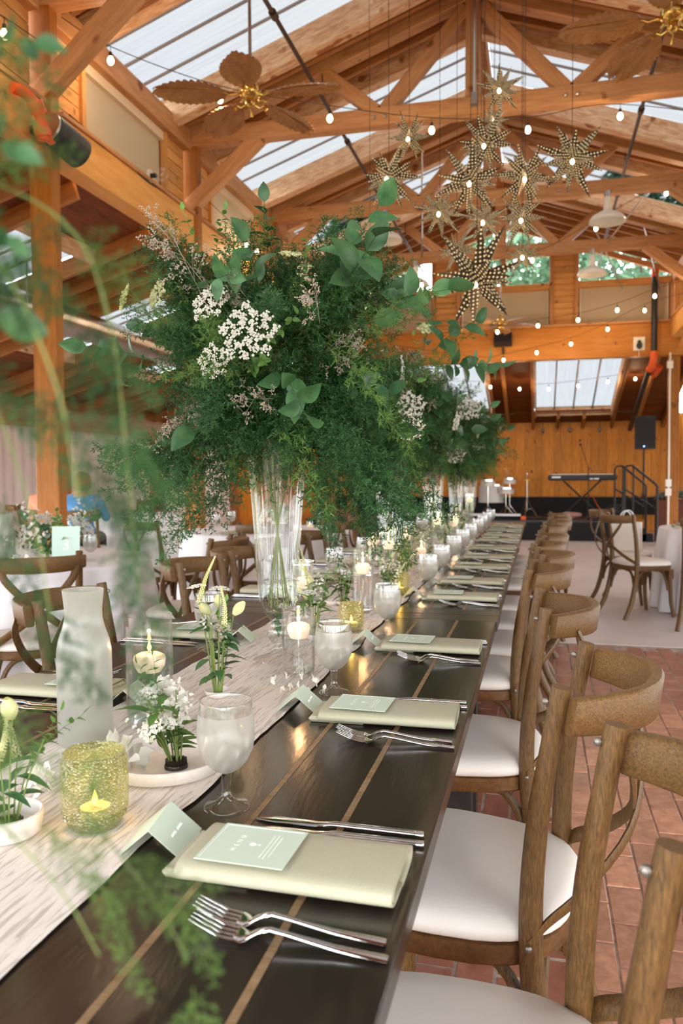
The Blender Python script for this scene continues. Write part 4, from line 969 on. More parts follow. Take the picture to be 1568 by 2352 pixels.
# out-of-focus arrangement hanging in beside the camera
A0 = thing('flower_arrangement', 'blurred feathery fern arrangement hanging in from the left beside the camera', 'flower arrangement', (-.44, .29, TZ + .56))
R0 = random.Random(77)
SMALLD = leafbr(21, 13, .17, .034, .02, .0008).mesh('small_leaf_branch', m_leaf, True, 180)
def strand(P, n, s0=.3, mes=None, jit=.5, wob=.01):
    Q = crom(P, 6); L = len(Q)
    sm = MB(); thin_stem(sm, [q - V(A0.location) for q in Q], .0008, .0004); part('trailing_stem', sm, m_stem, A0)
    for k in range(n):
        i = min(int(L * (k + .5) / n), L - 2); tg = (Q[i+1] - Q[i]).normalized()
        d = (tg + V((R0.gauss(0, jit), R0.gauss(0, jit), R0.gauss(0, jit)))).normalized()
        addp(A0, R0.choice(mes or FERN), Q[i] + V((R0.gauss(0, wob), R0.gauss(0, wob), R0.gauss(0, wob))), d, s0 * R0.uniform(.7, 1.1), R0.uniform(0, 6))
strand([(-.36, .31, 1.37), (-.28, .335, 1.382), (-.223, .345, 1.358), (-.201, .348, 1.31), (-.195, .352, 1.238), (-.190, .352, 1.175)], 11, .27, FERN + FERNL, .4)
strand([(-.34, .31, 1.31), (-.27, .33, 1.292), (-.24, .336, 1.226), (-.231, .34, 1.166)], 6, .25, FERN + FERNL[:1], .4)
strand([(-.30, .30, 1.346), (-.234, .30, 1.334), (-.201, .30, 1.28), (-.189, .30, 1.226)], 6, .22, FERN, .5)
strand([(-.31, .30, 1.154), (-.25, .31, 1.13), (-.207, .318, 1.088), (-.171, .324, 1.043), (-.157, .33, 1.013)], 6, .22, FERNL, .4)
strand([(-.30, .30, 1.106), (-.25, .31, 1.082), (-.216, .318, 1.046), (-.195, .318, 1.016)], 5, .21, FERNL, .4)
for k in range(22):
    p = V((R0.uniform(-.34, -.245), R0.uniform(.265, .36), R0.uniform(1.1, 1.46))); addp(A0, R0.choice(FERN + FERNL + FERNL), p, V((R0.gauss(.2, .5), R0.gauss(0, .4), R0.gauss(-.2, .6))), R0.uniform(.24, .4), k)
for p, d, s in (((-.262, .30, 1.446), (.7, .2, -.2), .3), ((-.258, .30, 1.416), (.8, .1, -.5), .3), ((-.252, .30, 1.388), (.7, .2, -.7), .27), ((-.27, .3, 1.466), (.6, .1, .3), .3), ((-.27, .31, 1.43), (.5, .1, -.9), .3)):
    addp(A0, SMALLD, V(p) + V((-.028, 0, 0)), d, s * 1.5, r=s * 9); addp(A0, FERNL[1], V(p) + V((-.03, 0, .01)), V(d) + V((-.2, 0, .3)), s * .9, r=s * 5)
for k in range(16):
    p = V((R0.uniform(-.36, -.285), R0.uniform(.28, .35), R0.uniform(1.38, 1.50))); addp(A0, SMALLD if k % 2 else R0.choice(FERNL), p, V((R0.gauss(.3, .4), R0.gauss(0, .3), R0.gauss(-.5, .5))), R0.uniform(.3, .45), k)
addp(A0, SALAL[1], (-.305, .30, 1.325), (1, .1, -.15), .36); addp(A0, SALAL[0], (-.30, .30, 1.22), (1, .1, -.6), .26)

# ---- small clumps standing in pin frogs along the runner
def bloom(seed, r=.02, n=34):
    R = random.Random(seed); m = MB()
    for k in range(n):
        d = V((R.gauss(0, 1), R.gauss(0, 1), R.gauss(.4, .8))).normalized(); q = d * r * R.uniform(.3, .8)
        leaf(m, q, (d + V((R.gauss(0,.5), R.gauss(0,.5), R.gauss(0,.5)))), d.cross(V((.3, 1, .2))), r * R.uniform(.5, .8), r * R.uniform(.5, .8), R.uniform(-.3, .4), 3)
    return m.mesh('ruffled_bloom', m_petal, True, 180)
BLOOM = [bloom(51), bloom(52, .016, 26)]
def budm():
    m = MB(); n = 18
    for k in range(3):
        a0 = k * 2.094; b = len(m.v)
        for i in range(7):
            t = i / 6; rr = .013 * sin(pi * (.12 + .78 * t)) * (1.02 if k else 1)
            for j in range(7): a = a0 + (j / 6 - .5) * 2.5; m.v.append((rr * cos(a), rr * sin(a), .042 * t))
        m.f += [(b+i*7+j, b+i*7+j+1, b+(i+1)*7+j+1, b+(i+1)*7+j) for i in range(6) for j in range(6)]
    return m.mesh('pointed_bud', m_cream, True, 180)
BUD = budm()
def spike(seed, L=.085):
    R = random.Random(seed); m = MB(); P = crom([(0,0,0), (.004, 0, L*.5), (.016, 0, L)], 6); thin_stem(m, P, .0012, .0008)
    for i in range(130):
        t = i / 130; k = min(int(t * (len(P)-1)), len(P)-2); c = P[k].lerp(P[k+1], t*(len(P)-1)-k); a = i * 2.4; r = .0052 * (1 - t * .75)
        octa(m, c + V((cos(a)*r, sin(a)*r, 0)), .0021 * (1 - t * .5))
    return m.mesh('flower_spike', m_cream, False)
SPIKE = [spike(61), spike(62, .1)]
def stock(seed, L=.1):
    R = random.Random(seed); m = MB(); n = 11
    for i in range(n):
        a = i * 2.4; c = V((cos(a)*.008, sin(a)*.008, L * i / n))
        for k in range(5):
            b = k * 1.257; d = V((cos(a) + .7 * cos(b), sin(a) + .7 * sin(b), .4 + .3 * sin(b * 2))); leaf(m, c, d, (0, 0, 1), .012, .0095, .2, 2)
    return m.mesh('stock_blossom', m_petal, True, 180)
STOCK = stock(71)
def clump(x, y, seed, h, n, label, z=TZ + .012, lean=(0, 0), kinds='bwslud', dish_=True):
    R = random.Random(seed); t = thing('bud_arrangement', label, 'flowers', (x, y, z), group='flower stems in pin frogs on the runner')
    sm = MB(); L0 = []
    for k in range(n):
        a = R.uniform(0, 6.28); s = R.uniform(.5, 1.1) * h; tip = V((cos(a) * R.uniform(.01, .05) + lean[0], sin(a) * R.uniform(.01, .05) + lean[1], s)); b0 = V((cos(a) * .008, sin(a) * .008, 0))
        P = crom([b0, b0 + (tip - b0) * .5 + V((0, 0, .01)), tip], 5); thin_stem(sm, P, .0016, .001); L0.append(P)
    part('stems', sm, m_stem, t, True)
    for k, P in enumerate(L0):
        tip = P[-1]; d = (P[-1] - P[-2]).normalized(); kd = kinds[k % len(kinds)]
        if kd == 'b': link('pointed_bud', BUD, t, orient(tip, d + V((R.uniform(-.7,.7), R.uniform(-.7,.7), 0)), 0, R.uniform(.65, .95)))
        if kd == 'w': link('ruffled_bloom', BLOOM[k % 2], t, orient(tip, d, k, R.uniform(.8, 1.15)))
        if kd == 's': link('flower_spike', SPIKE[k % 2], t, orient(tip, d + V((R.uniform(-.9,.9), R.uniform(-.4,.4), -.2)), k, 1))
        if kd == 'l': link('leaf_branch', SMALLB[k % 2], t, orient(P[len(P)//2], d + V((R.uniform(-.4,.4), R.uniform(-.4,.4), 0)), k, .6))
        if kd == 'u': link('white_florets', UMB[0], t, orient(tip - d * .012, d, k, .36))
        if kd == 'd': link('dusty_sprig', DUSTY[k % 2], t, orient(P[len(P)//2], d, k, .5))
        if kd == 't': link('stock_blossom', STOCK, t, orient(P[len(P)*2//3], d, k, R.uniform(.5, .8)))
    lm = MB()
    for k in range(int(n * 2.2)):
        P = R.choice(L0); q = P[R.randrange(2, len(P) - 1)]; a = R.uniform(0, 6.28); leaf(lm, q, (cos(a), sin(a), R.uniform(-.2, .8)), (0, 0, 1), R.uniform(.03, .058), R.uniform(.013, .026), R.uniform(.1, .5), 5)
    part('leaves', lm, m_leaf2 if seed % 2 else m_leaf, t, True, 180)
    if dish_:
        tag(dup(bowl0, (x, y, TZ + .004), 0, 'tiny white bowl under the %s' % label.split(' with')[0]), None, None, 'tiny white bowls on the runner')
    return t
bowl0 = tag(part('small_bowl', MB().lathe([(.001, 0), (.016, 0), (.024, .006), (.029, .016), (.0275, .0165), (.022, .008), (.014, .004), (.001, .004)], 32), m_wcer, None, True, 50, (-.72, 2.75, TZ + .004)), 'tiny white bowl left of the second table joint', 'dish', 'tiny white bowls on the runner')
clump(-.556, 1.14, 3, .115, 14, 'ruffled white blooms with leaves in the wide dish', TZ + .016, (-.01, -.01), 'wutwltwu', False)
clump(-.67, .885, 4, .15, 5, 'green spike stems with dark leaves in the near small bowl', TZ + .016, (.0, .0), 'slslb', False)
CL = [(-.655, 1.545, .21, 9, 'bwlsbdul', 'tall cream-budded clump behind the nearest right-hand goblet'), (-.62, 2.16, .17, 9, 'sltduslt', 'leafy spike clump just right of the first vase'), (-.73, 2.2, .12, 7, 'tdtult', 'airy white clump behind the first vase stem'),
      (-.56, 2.95, .13, 8, 'tlwslt', 'white stock clump past the table joint'), (-.68, 2.75, .14, 8, 'dtuldt', 'frothy white clump left of the table joint'), (-.60, 3.6, .17, 8, 'sltdls', 'upright spike clump beside the second vase'), (-.70, 3.85, .12, 8, 'tutdtt', 'low white clump beyond the second vase'),
      (-.58, 4.15, .13, 8, 'tdwltu', 'white and green clump midway down the table'), (-.67, 4.6, .13, 8, 'tutdlt', 'frothy clump just before the third vase'), (-.57, 5.0, .15, 8, 'tlsdtu', 'spiky clump beside the third vase'), (-.66, 5.4, .13, 8, 'tudltt', 'white clump beyond the third vase'),
      (-.58, 6.0, .14, 8, 'tlsdtu', 'green clump before the fourth vase'), (-.62, 6.9, .15, 8, 'tludtt', 'clump between the last two vases')]
for i, (x, y, h, n, kd, lb) in enumerate(CL): clump(x, y, 100 + i, h, n + 6, lb, kinds=kd)
t = tag(link('loose_blossom', STOCK, None, orient((-.56, 1.60, TZ + .026), (1, .15, .02), 0, 1.25)), 'loose white stock blossom lying on the runner edge by a place card', 'flower')
t = tag(link('loose_blossom', BLOOM[0], None, orient((-.632, 1.10, TZ + .036), (.1, -.2, 1), 0, 1.9)), 'large cream bloom lying in the left of the wide white dish', 'flower')
for i, (x, y, z, s, lb) in enumerate(((-.652, 1.02, TZ + .025, .9, 'cream bloom resting on the runner left of the green votive'), (-.70, 1.0, TZ + .03, 1.0, 'cream bloom beside the small bowl stems'))):
    tag(link('loose_blossom', BLOOM[1], None, orient((x, y, z), (0, -.5, 1), i, s * 1.3)), lb, 'flower')

# ================================================================ STRING LIGHTS
me_bulb = MB().lathe([(.0001, -.062), (.012, -.058), (.021, -.046), (.024, -.032), (.021, -.018), (.013, -.004), (.011, .0), (.0001, .001)], 16).mesh('bulb', m_bulb, True, 180)
me_sock = MB().lathe([(.0001, 0), (.0125, 0), (.0135, .02), (.011, .034), (.004, .04), (.0001, .04)], 12).tube([(0, 0, .038), (0, 0, .075)], .0025, 5).mesh('socket', m_iron, True, 60)
m_cable = base('dark_cable', sr(60, 46, 38), .6)
def strand_lights(name, label, pts, ends, e=7.0, lit=True):
    e *= .8
    A = sum((V(p) for p in pts), V()) / len(pts); t = thing('string_light', label, 'string lights', A)
    P = [V(p) + V((0, 0, .10)) for p in pts]; Q = [V(ends[0])] + P + [V(ends[1])] if ends else P
    C = crom(Q, 6)
    part('cable', MB().tube([q - A for q in C], .0035, 5), m_cable, t, True)
    for p in pts:
        s_ = link('socket', me_sock, t); s_.location = V(p) + V((0, 0, .025)) - A; b = link('bulb', me_bulb, t); b.location = V(p) + V((0, 0, .03)) - A
        if lit:
            l = bpy.data.lights.new('bulb_light', 'POINT'); l.energy = e; l.color = (1, .72, .44); l.shadow_soft_size = .012
            o = bpy.data.objects.new('bulb_light', l); COL.objects.link(o); o.location = V(p) + V((0, 0, -.044))
    return t
strand_lights('s', 'nearest string of lit bulbs swagged across the hall under the first fan', [(-3.05, 5.364, 4.254), (-2.397, 5.836, 4.113), (-1.632, 6.23, 4.051), (-.873, 6.6, 4.029), (-.116, 6.92, 4.083), (.637, 7.25, 4.25)], [(-3.33, 5.05, 4.48), (2.1, 8.2, 4.42)])
strand_lights('s', 'string of bulbs dipping past the right-hand white pendant', [(1.41, 10.108, 4.50), (.646, 10.418, 4.244), (-.116, 10.732, 3.991), (-1.575, 10.874, 3.796), (-2.337, 10.878, 3.547)], [(2.1, 9.8, 4.42), (-3.25, 10.9, 3.75)], 6)
strand_lights('s', 'string of bulbs in front of the gable window shades', [(1.939, 11.957, 3.794), (1.547, 12.062, 3.721), (1.065, 12.245, 3.589), (.53, 12.417, 3.505), (-.047, 12.581, 3.48), (-.659, 12.739, 3.44), (-1.363, 12.878, 3.56)], [(2.15, 11.9, 3.95), (-3.2, 13.2, 3.9)], 5)
strand_lights('s', 'string of bulbs crossing the deep gable beam', [(1.575, 13.413, 3.785), (1.038, 13.577, 3.548), (.476, 13.634, 3.346), (-.068, 13.595, 3.222), (-.6, 13.561, 3.118), (-1.099, 13.539, 3.099)], [(2.14, 13.3, 4.0), (-3.28, 13.5, 3.6)], 5)
strand_lights('s', 'farthest string of bulbs hung above the stage', [(1.672, 15.473, 2.95), (1.205, 15.6, 2.93), (.68, 15.6, 2.87), (.148, 15.598, 2.83), (-.386, 15.466, 2.83), (-.919, 15.335, 2.87)], [(2.4, 15.3, 3.0), (-2.9, 15.2, 3.05)], 5)
strand_lights('s', 'short string of bulbs along the left plate beam', [(-3.18, 8.464, 3.78), (-3.12, 8.62, 3.76), (-3.029, 9.682, 3.60), (-3.1, 11.2, 3.55)], [(-3.2, 7.4, 3.95), (-3.2, 12.1, 3.8)], 6)
strand_lights('s', 'string of bulbs in the left aisle near the first post', [(-3.15, 4.3, 3.9), (-3.15, 3.6, 3.8), (-3.1, 2.9, 3.85)], [(-3.2, 4.9, 4.1), (-3.2, 2.5, 4.1)], 2)

# ================================================================ CEILING FANS
m_blade = mottled('palm_leaf_blade', sr(188, 138, 88), sr(150, 100, 56), .5, 6, (1, 5, 1), .05, .2)
def blade():
    m = MB(); NX, NY = 44, 10; L = .54
    for i in range(NX + 1):
        t = i / NX; w_ = .145 * (sin(pi * min(1, t * .93 + .045)) ** .62) * (1 - .10 * (i % 4 == 3)) * (1 if t < .8 else 1 - (t - .8) * .6)
        for j in range(NY + 1):
            u = j / NY * 2 - 1; x = .10 + L * t + .045 * abs(u) * (1 - t * .3); y = u * w_
            z = -.035 * t * t - .03 * u * u + .006 * sin((t * 11 - abs(u) * 1.2) * 2 * pi) * min(1, abs(u) * 3)
            m.v.append((x, y, z))
    m.f = [(i*(NY+1)+j, (i+1)*(NY+1)+j, (i+1)*(NY+1)+j+1, i*(NY+1)+j+1) for i in range(NX) for j in range(NY)]
    m.tube([(.08, 0, .004), (.35, 0, -.01), (.62, 0, -.036)], [.008, .006, .003], 6)
    return m
me_blade = blade().mesh('blade', m_blade, True, 60)
def fan(x, y, z, ztop, a0, label, sc=1):
    t = thing('ceiling_fan', label, 'ceiling fan', (x, y, z), a0, 'brass ceiling fans with palm-leaf blades')
    part('downrod', MB().tube([(0, 0, .09), (0, 0, ztop - z)], .013, 10), m_nickel, t, True)
    part('canopy', MB().lathe([(.0001, 0), (.03, 0), (.05, .03), (.055, .05), (.0001, .05)], 20, (0, 0, ztop - z - .05)), m_nickel, t, True, 40)
    part('motor_housing', MB().lathe([(.0001, -.05), (.04, -.045), (.075, -.02), (.082, .0), (.078, .03), (.05, .045), (.038, .05), (.038, .10), (.03, .115), (.0001, .118)], 28), m_brass, t, True, 40)
    part('lamp_cup', MB().lathe([(.0001, -.10), (.02, -.098), (.034, -.085), (.04, -.06), (.03, -.048), (.0001, -.048)], 20), m_brass, t, True, 60)
    for k in range(4):
        a = k * pi/2 + .4; part('lamp_arm', MB().tube([(.03 * cos(a), .03 * sin(a), -.08), (.07 * cos(a), .07 * sin(a), -.105), (.10 * cos(a), .10 * sin(a), -.09), (.12 * cos(a), .12 * sin(a), -.115)], [.006, .006, .007, .016], 8), m_brass, t, True)
    for k in range(5):
        a = k * 2 * pi / 5; R = Matrix.Rotation(a, 4, 'Z')
        part('blade_arm', MB().tube([(.06, 0, -.01), (.10, .015, -.02), (.15, -.012, -.02), (.20, 0, -.012)], [.008, .011, .009, .006], 8).xf(R), m_brass, t, True)
        link('blade', me_blade, t, R @ Matrix.Translation((.04, 0, -.01)) @ Matrix.Rotation(radians(9), 4, 'X'))
    return t
fan(-2.10, 5.70, 4.06, zr(-2.1) - .02, -.12, 'brass fan with palm-leaf blades at upper left, by the near clerestory')
fan(.80, 5.55, 4.13, zr(.8) - .02, -.5, 'brass fan with palm-leaf blades cut by the upper right corner of the view')
fan(-.62, 12.8, 3.60, 5.4, .3, 'far brass fan on a long rod in front of the gable window')

# ================================================================ STAR LANTERNS
def star(seed, R0):
    R = random.Random(seed); ph = (1 + 5 ** .5) / 2
    vs = [V(p).normalized() for p in ((-1,ph,0),(1,ph,0),(-1,-ph,0),(1,-ph,0),(0,-1,ph),(0,1,ph),(0,-1,-ph),(0,1,-ph),(ph,0,-1),(ph,0,1),(-ph,0,-1),(-ph,0,1))]
    fs = [(0,11,5),(0,5,1),(0,1,7),(0,7,10),(0,10,11),(1,5,9),(5,11,4),(11,10,2),(10,7,6),(7,1,8),(3,9,4),(3,4,2),(3,2,6),(3,6,8),(3,8,9),(4,9,5),(2,4,11),(6,2,10),(8,6,7),(9,8,1)]
    m = MB(); uv = []; k = .021
    rot = Matrix.Rotation(R.uniform(0, 6), 3, 'Z') @ Matrix.Rotation(.36, 3, 'X')
    for f in fs:
        a, b, c_ = [rot @ vs[i] * (R0 * .30) for i in f]; ax = (a + b + c_).normalized() * R0 * R.uniform(.78, 1.15)
        for p, q in ((a, b), (b, c_), (c_, a)):
            n = len(m.v); m.add([p, q, ax], [(0, 1, 2)]); e = (q - p).length; h = (ax - (p + q)/2).length; o = R.uniform(0, 3)
            uv += [(o, o), (o + e/k, o), (o + e/k/2, o + h/k)]
    me = m.mesh('punched_shell', m_star); ul = me.uv_layers.new(name='UVMap')
    for i, q in enumerate(uv): ul.data[i].uv = q
    return me
SM = [star(1, .25), star(2, .25), star(3, .25)]
SCL = 1.22
stars = [(-.309, 6.148, 4.082, .15, 'small star just under the nearest truss beam'), (-1.003, 6.274, 3.857, .155, 'star left of the cluster beside a lit bulb'), (-1.044, 5.619, 3.329, .19, 'leftmost large star of the cluster'), (-.399, 5.896, 3.596, .19, 'star high in the middle of the cluster'),
         (-.471, 5.55, 3.222, .21, 'large star in the middle of the cluster'), (-.369, 6.544, 4.034, .12, 'small star tucked behind the top one'), (-.117, 5.85, 3.324, .19, 'star right of the middle of the cluster'), (.199, 5.829, 3.405, .21, 'rightmost star, hanging apart from the cluster'),
         (-.745, 6.101, 3.215, .16, 'star at lower left of the cluster'), (-.427, 6.182, 3.15, .15, 'star under the large middle one'), (-.145, 6.042, 3.10, .16, 'star at lower right of the cluster'), (-.146, 6.557, 2.97, .13, 'small star below the lower right one'),
         (-.66, 6.518, 3.02, .15, 'star above and behind the biggest one'), (-.392, 5.12, 2.46, .27, 'biggest star, hanging lowest before the gable'), (-.50, 6.943, 2.86, .11, 'tiny star just left above the biggest'), (-1.354, 6.442, 2.743, .12, 'star glowing behind the top right of the near arrangement')]
for i, (x, y, z, r, lb) in enumerate(stars):
    t = thing('star_lantern', 'punched tin star lantern, ' + lb, 'lantern', (x, y, z), i * .7, 'punched tin star lanterns')
    s = link('punched_shell', SM[i % 3], t); r *= SCL; s.scale = (r / .25,) * 3
    a = -i * .7; bx, by = sin(a) * -1, -cos(a)
    b = link('bulb', me_bulb, t); b.location = (-.10 * sin(-a) * r / .25, -.10 * cos(a) * r / .25, -.04 * r / .25); b.scale = (.55,) * 3
    zt = zr(x) - .02; m = MB()
    m.tube([(0, 0, r * .3), (0, 0, zt - z)], .0022, 4)
    k = r
    while k < zt - z: octa(m, (0, 0, k), .005); k += .045
    part('chain', m, m_iron, t)
    l = bpy.data.lights.new('lantern_light', 'POINT'); l.energy = .8; l.color = (1, .62, .3); l.shadow_soft_size = .01
    o = bpy.data.objects.new('lantern_light', l); COL.objects.link(o); o.location = (x, y - r * .7, z - r * .5)

# ================================================================ PENDANTS, PIPES, DUCT, FITTINGS
for x, y, z, lb in ((-1.83, 9.62, 4.13, 'left nearer'), (.72, 9.62, 4.16, 'right nearer'), (-1.83, 12.0, 4.14, 'left farther'), (.70, 12.02, 4.14, 'right farther')):
    t = thing('pendant_lamp', lb + ' white enamel barn pendant under a truss beam', 'pendant lamp', (x, y, z), group='white barn pendants')
    part('shade', MB().lathe([(.205, -.085), (.20, -.06), (.17, -.02), (.10, .02), (.05, .045), (.045, .055), (.04, .055), (.044, .042), (.095, .015), (.165, -.028), (.195, -.065), (.199, -.085)], 36), m_white, t, True, 60)
    part('neck', MB().lathe([(.045, .05), (.043, .10), (.032, .19), (.03, .2), (.0001, .2)], 20), m_white, t, True, 40)
    part('mount', MB().lathe([(.035, .2), (.035, 4.42 - z), (.0001, 4.42 - z)], 16), m_nickel, t, True, 40)
t = thing('conduit_box', 'grey steel junction box on a conduit at the nearest truss centre', 'junction box', (-.577, 7.18, 4.5))
part('box', MB().box((-.03, -.03, -.05), (.03, .03, .05)), m_nickel, t); part('conduit', MB().tube([(0, 0, .05), (0, 0, .95)], .011, 8), m_nickel, t, True)
for x, lb in ((-1.98, 'left'), (.92, 'right')):
    t = thing('sprinkler_pipe', lb + ' dark iron sprinkler pipe running under the rafters', 'pipe', (x, 8, 4.72), group='sprinkler pipes')
    part('pipe', MB().tube([(0, -6, 0), (0, 6, 0)], .018, 10), m_iron, t, True)
    for q in (-4.4, -2.1, .3, 2.7, 5): part('coupling', MB().tube([(0, q - .04, 0), (0, q + .04, 0)], .031, 10), m_iron, t, True, 40)
    for q in (-5, -3.1, -.7, 1.8, 4): part('hanger', MB().box((-.004, q - .01, .02), (.004, q + .01, zr(x) - 4.74)), m_iron, t)
t = thing('air_duct', 'shiny spiral metal air duct running along the left aisle ceiling', 'air duct', (-4.6, 6.5, 2.78))
part('duct_body', MB().tube([(0, -8, 0), (0, 7.2, 0)], .145, 36), m_duct, t, True, 40)
m = MB()
for k in range(128): m.add([(.1485 * cos(2*pi*j/28), -7.9 + k * .118 + (.0 if q else .012) + .118 * j/28, .1485 * sin(2*pi*j/28)) for q in (0, 1) for j in range(29)], [(j, j+1, 30+j, 29+j) for j in range(28)])
part('spiral_seam', m, m_duct, t)
for q in (-6, -3.2, -.2, 2.7, 5.6): part('strap', MB().box((-.152, q - .012, 0), (-.148, q + .012, za(-4.75) - 2.79)).box((.148, q - .012, 0), (.152, q + .012, za(-4.45) - 2.79)), m_nickel, t)
t = thing('heater_tube', 'black tube with orange grooved elbow beside the first left post', 'pipe', (-3.15, 4.72, 3.53))
d = V((.18, 1, -.25)).normalized()
part('black_tube', MB().tube([d * .02, d * .30], .105, 28), m_black, t, True, 40)
part('bracket', MB().bar((-.14, .0, -.02), (0, -.05, -.02), .03, .05), m_iron, t)
part('end_ring', MB().tube([d * .0, d * .025], .10, 24), m_nickel, t, True, 40)
part('orange_elbow', MB().tube(crom([(-.06, -.28, .13), (-.03, -.20, .13), (.0, -.13, .08), (.01, -.08, -.02), (.01, -.07, -.12)], 5), .036, 16), m_orange, t, True, 60)
part('orange_coupling', MB().tube([(-.0, -.14, .1), (.005, -.10, .04)], .052, 16).tube([(.01, -.09, -.03), (.012, -.07, -.09)], .05, 16).tube([(0, -.07, -.05), V((0, -.07, -.05)) + d * .1], .045, 14), m_orange, t, True, 40)
t = thing('wall_lamp', 'unlit clear globe bulb on a white rosette on the plate beam', 'wall lamp', (-3.26, 6.35, 3.80))
part('rosette', MB().tube([(0, 0, 0), (.012, 0, 0)], .055, 20), m_white, t, True, 40); part('holder', MB().tube([(.012, 0, 0), (.06, 0, 0)], .02, 12), m_black, t, True, 40)
part('globe', MB().ball((.115, 0, 0), .058, 20, 12), m_clear, t, True, 180)
part('wire', MB().tube(crom([(.0, -1.2, .0), (0, -.7, -.03), (0, -.3, -.04), (0, 0, -.06), (0, .4, -.03), (0, .95, -.02)], 5), .006, 5), m_cable, t, True)
t = thing('wall_speaker', 'small black loudspeaker on the gable beam under the far fan', 'loudspeaker', (-.63, 13.98, 3.52))
part('cabinet', MB().box((-.15, -.1, -.09), (.15, .08, .09)).xf(Matrix.Rotation(-.35, 4, 'X')), m_black, t); part('bracket', MB().tube([(0, .0, -.08), (0, .09, -.22)], .022, 8), m_iron, t, True)
t = thing('fire_bell', 'white wall plate with black horn on the right of the gable beam', 'alarm', (1.574, 14.09, 3.37))
part('plate', MB().box((-.09, -.02, -.11), (.09, .01, .11)), m_white, t); part('horn', MB().tube([(0, -.06, -.03), (0, -.02, -.03)], .045, 14, 1.3).tube([(0, -.05, .03), (0, -.02, .03)], .03, 12), m_black, t, True, 40)
part('wire', MB().tube([(0, 0, -.11), (0, 0, -.2)], .006, 5), m_white, t)
t = thing('standpipe', 'black vertical pipe with orange fittings right of the gable windows', 'pipe', (1.79, 13.95, 3.0))
part('black_pipe', MB().tube([(0, 0, .12), (0, 0, 1.45)], .05, 16), m_black, t, True, 40); part('orange_elbow', MB().tube([(0, 0, .22), (0, 0, .1), (-.02, .05, .0), (-.05, .15, -.06)], .06, 14), m_orange, t, True, 40)
part('orange_coupling', MB().tube([(0, 0, 1.42), (0, 0, 1.55)], .06, 14), m_orange, t, True, 40); part('sloping_pipe', MB().tube([(-.05, .12, -.05), (.0, 3.5, -.86)], .045, 12), m_black, t, True, 40)
part('orange_elbow', MB().tube([(.12, .25, .0), (.05, .4, -.12)], .06, 12), m_orange, t, True, 40)
t = thing('post_conduit', 'white conduit with switch boxes running up the right stage post', 'conduit', (2.05, 14.02, 0))
part('conduit', MB().tube([(0, 0, 0), (0, 0, 3.2)], .015, 8), m_white, t, True)
for z in (.92, 1.07, 3.0): part('switch_box', MB().box((-.05, -.035, z - .06), (.04, .02, z + .06)), m_white, t)
t = thing('tension_rods', 'grey bracing rods across the far roof bays', 'brace rod', (XC, 11, 4.6))
for a, b in (((.4, -1.3, .55), (.1, 1.1, -.1)), ((-.8, -1.3, .5), (-1.15, 1.1, -.1)), ((2.0, -.2, .3), (1.5, 1.0, -.1)), ((1.35, 1.1, .1), (1.9, 3.1, -.3)), ((2.0, 1.2, .2), (2.5, 3.1, -.4))): part('rod', MB().tube([a, b], .012, 6), m_nickel, t, True)

# ================================================================ STAGE THINGS
t = thing('pa_speaker', 'black PA loudspeaker on a pole at the right of the stage', 'loudspeaker', (1.92, 16.2, .37))
part('cabinet', MB().add([(-.19, -.17, 1.32), (.19, -.17, 1.32), (.15, .17, 1.32), (-.15, .17, 1.32), (-.19, -.17, 1.94), (.19, -.17, 1.94), (.15, .17, 1.94), (-.15, .17, 1.94)], [(0,3,2,1),(4,5,6,7),(0,1,5,4),(1,2,6,5),(2,3,7,6),(3,0,4,7)]), m_black, t)
part('grille', MB().box((-.175, -.185, 1.36), (.175, -.17, 1.90)), base('speaker_grille', (.03, .03, .032, 1), .8, bump=(400, .5)), t)
part('power_light', MB().ball((-.02, -.188, 1.37), .012, 8, 5), emit('blue_led', (.3, .5, 1, 1), 6), t, True)
part('pole', MB().tube([(0, 0, .1), (0, 0, 1.32)], .018, 10), m_black, t, True)
for k in range(3): a = k * 2.1 + .4; part('leg', MB().tube([(0, 0, .45), (.3 * cos(a), .3 * sin(a), 0)], .012, 8), m_black, t, True)
t = thing('stage_keyboard', 'black stage keyboard resting on a crossed stand', 'keyboard', (.78, 16, 1.10))
part('case', MB().box((-.63, -.15, 0), (.63, .15, .11)), m_black, t).modifiers.new('b', 'BEVEL').width = .02
part('control_panel', MB().box((-.6, .02, .11), (.6, .13, .114)), m_nickel, t); part('key_bed', MB().box((-.56, -.13, .11), (.56, .01, .122)), m_white, t)
part('label_plate', MB().box((-.56, -.154, .05), (-.40, -.15, .075)).box((.14, -.154, .02), (.19, -.15, .04)).box((.21, -.154, .02), (.30, -.15, .04)), m_nickel, t)
t = thing('keyboard_stand', 'black crossed keyboard stand on the stage', 'stand', (.78, 16, .37))
for s in (-1, 1): part('crossed_tube', MB().tube([(s * .40, s * .04, 0), (-s * .34, s * .04, .725)], .017, 8), m_black, t, True); part('foot_bar', MB().tube([(s * .40, -.2, .015), (s * .40, .2, .015)], .014, 8), m_black, t, True); part('rest_bar', MB().tube([(s * .34, -.18, .715), (s * .34, .18, .715)], .014, 8), m_black, t, True)
t = thing('mic_stand', 'black boom microphone stand before the keyboard', 'microphone stand', (.88, 15.7, .37))
part('pole', MB().tube([(0, 0, .03), (0, 0, .98)], .010, 8), m_black, t, True); part('boom', MB().tube([(.08, .1, .9), (0, 0, .98), (-.14, -.1, 1.38)], .006, 6), m_black, t, True); part('microphone', MB().ball((-.15, -.1, 1.40), .024, 10, 6), m_black, t, True)
for k in range(3): a = k * 2.1; part('leg', MB().tube([(0, 0, .08), (.24 * cos(a), .24 * sin(a), 0.01)], .008, 6), m_black, t, True)
t = thing('drum_kit', 'small drum kit with chrome hardware at the stage left', 'drums', (-.72, 16.5, .37))
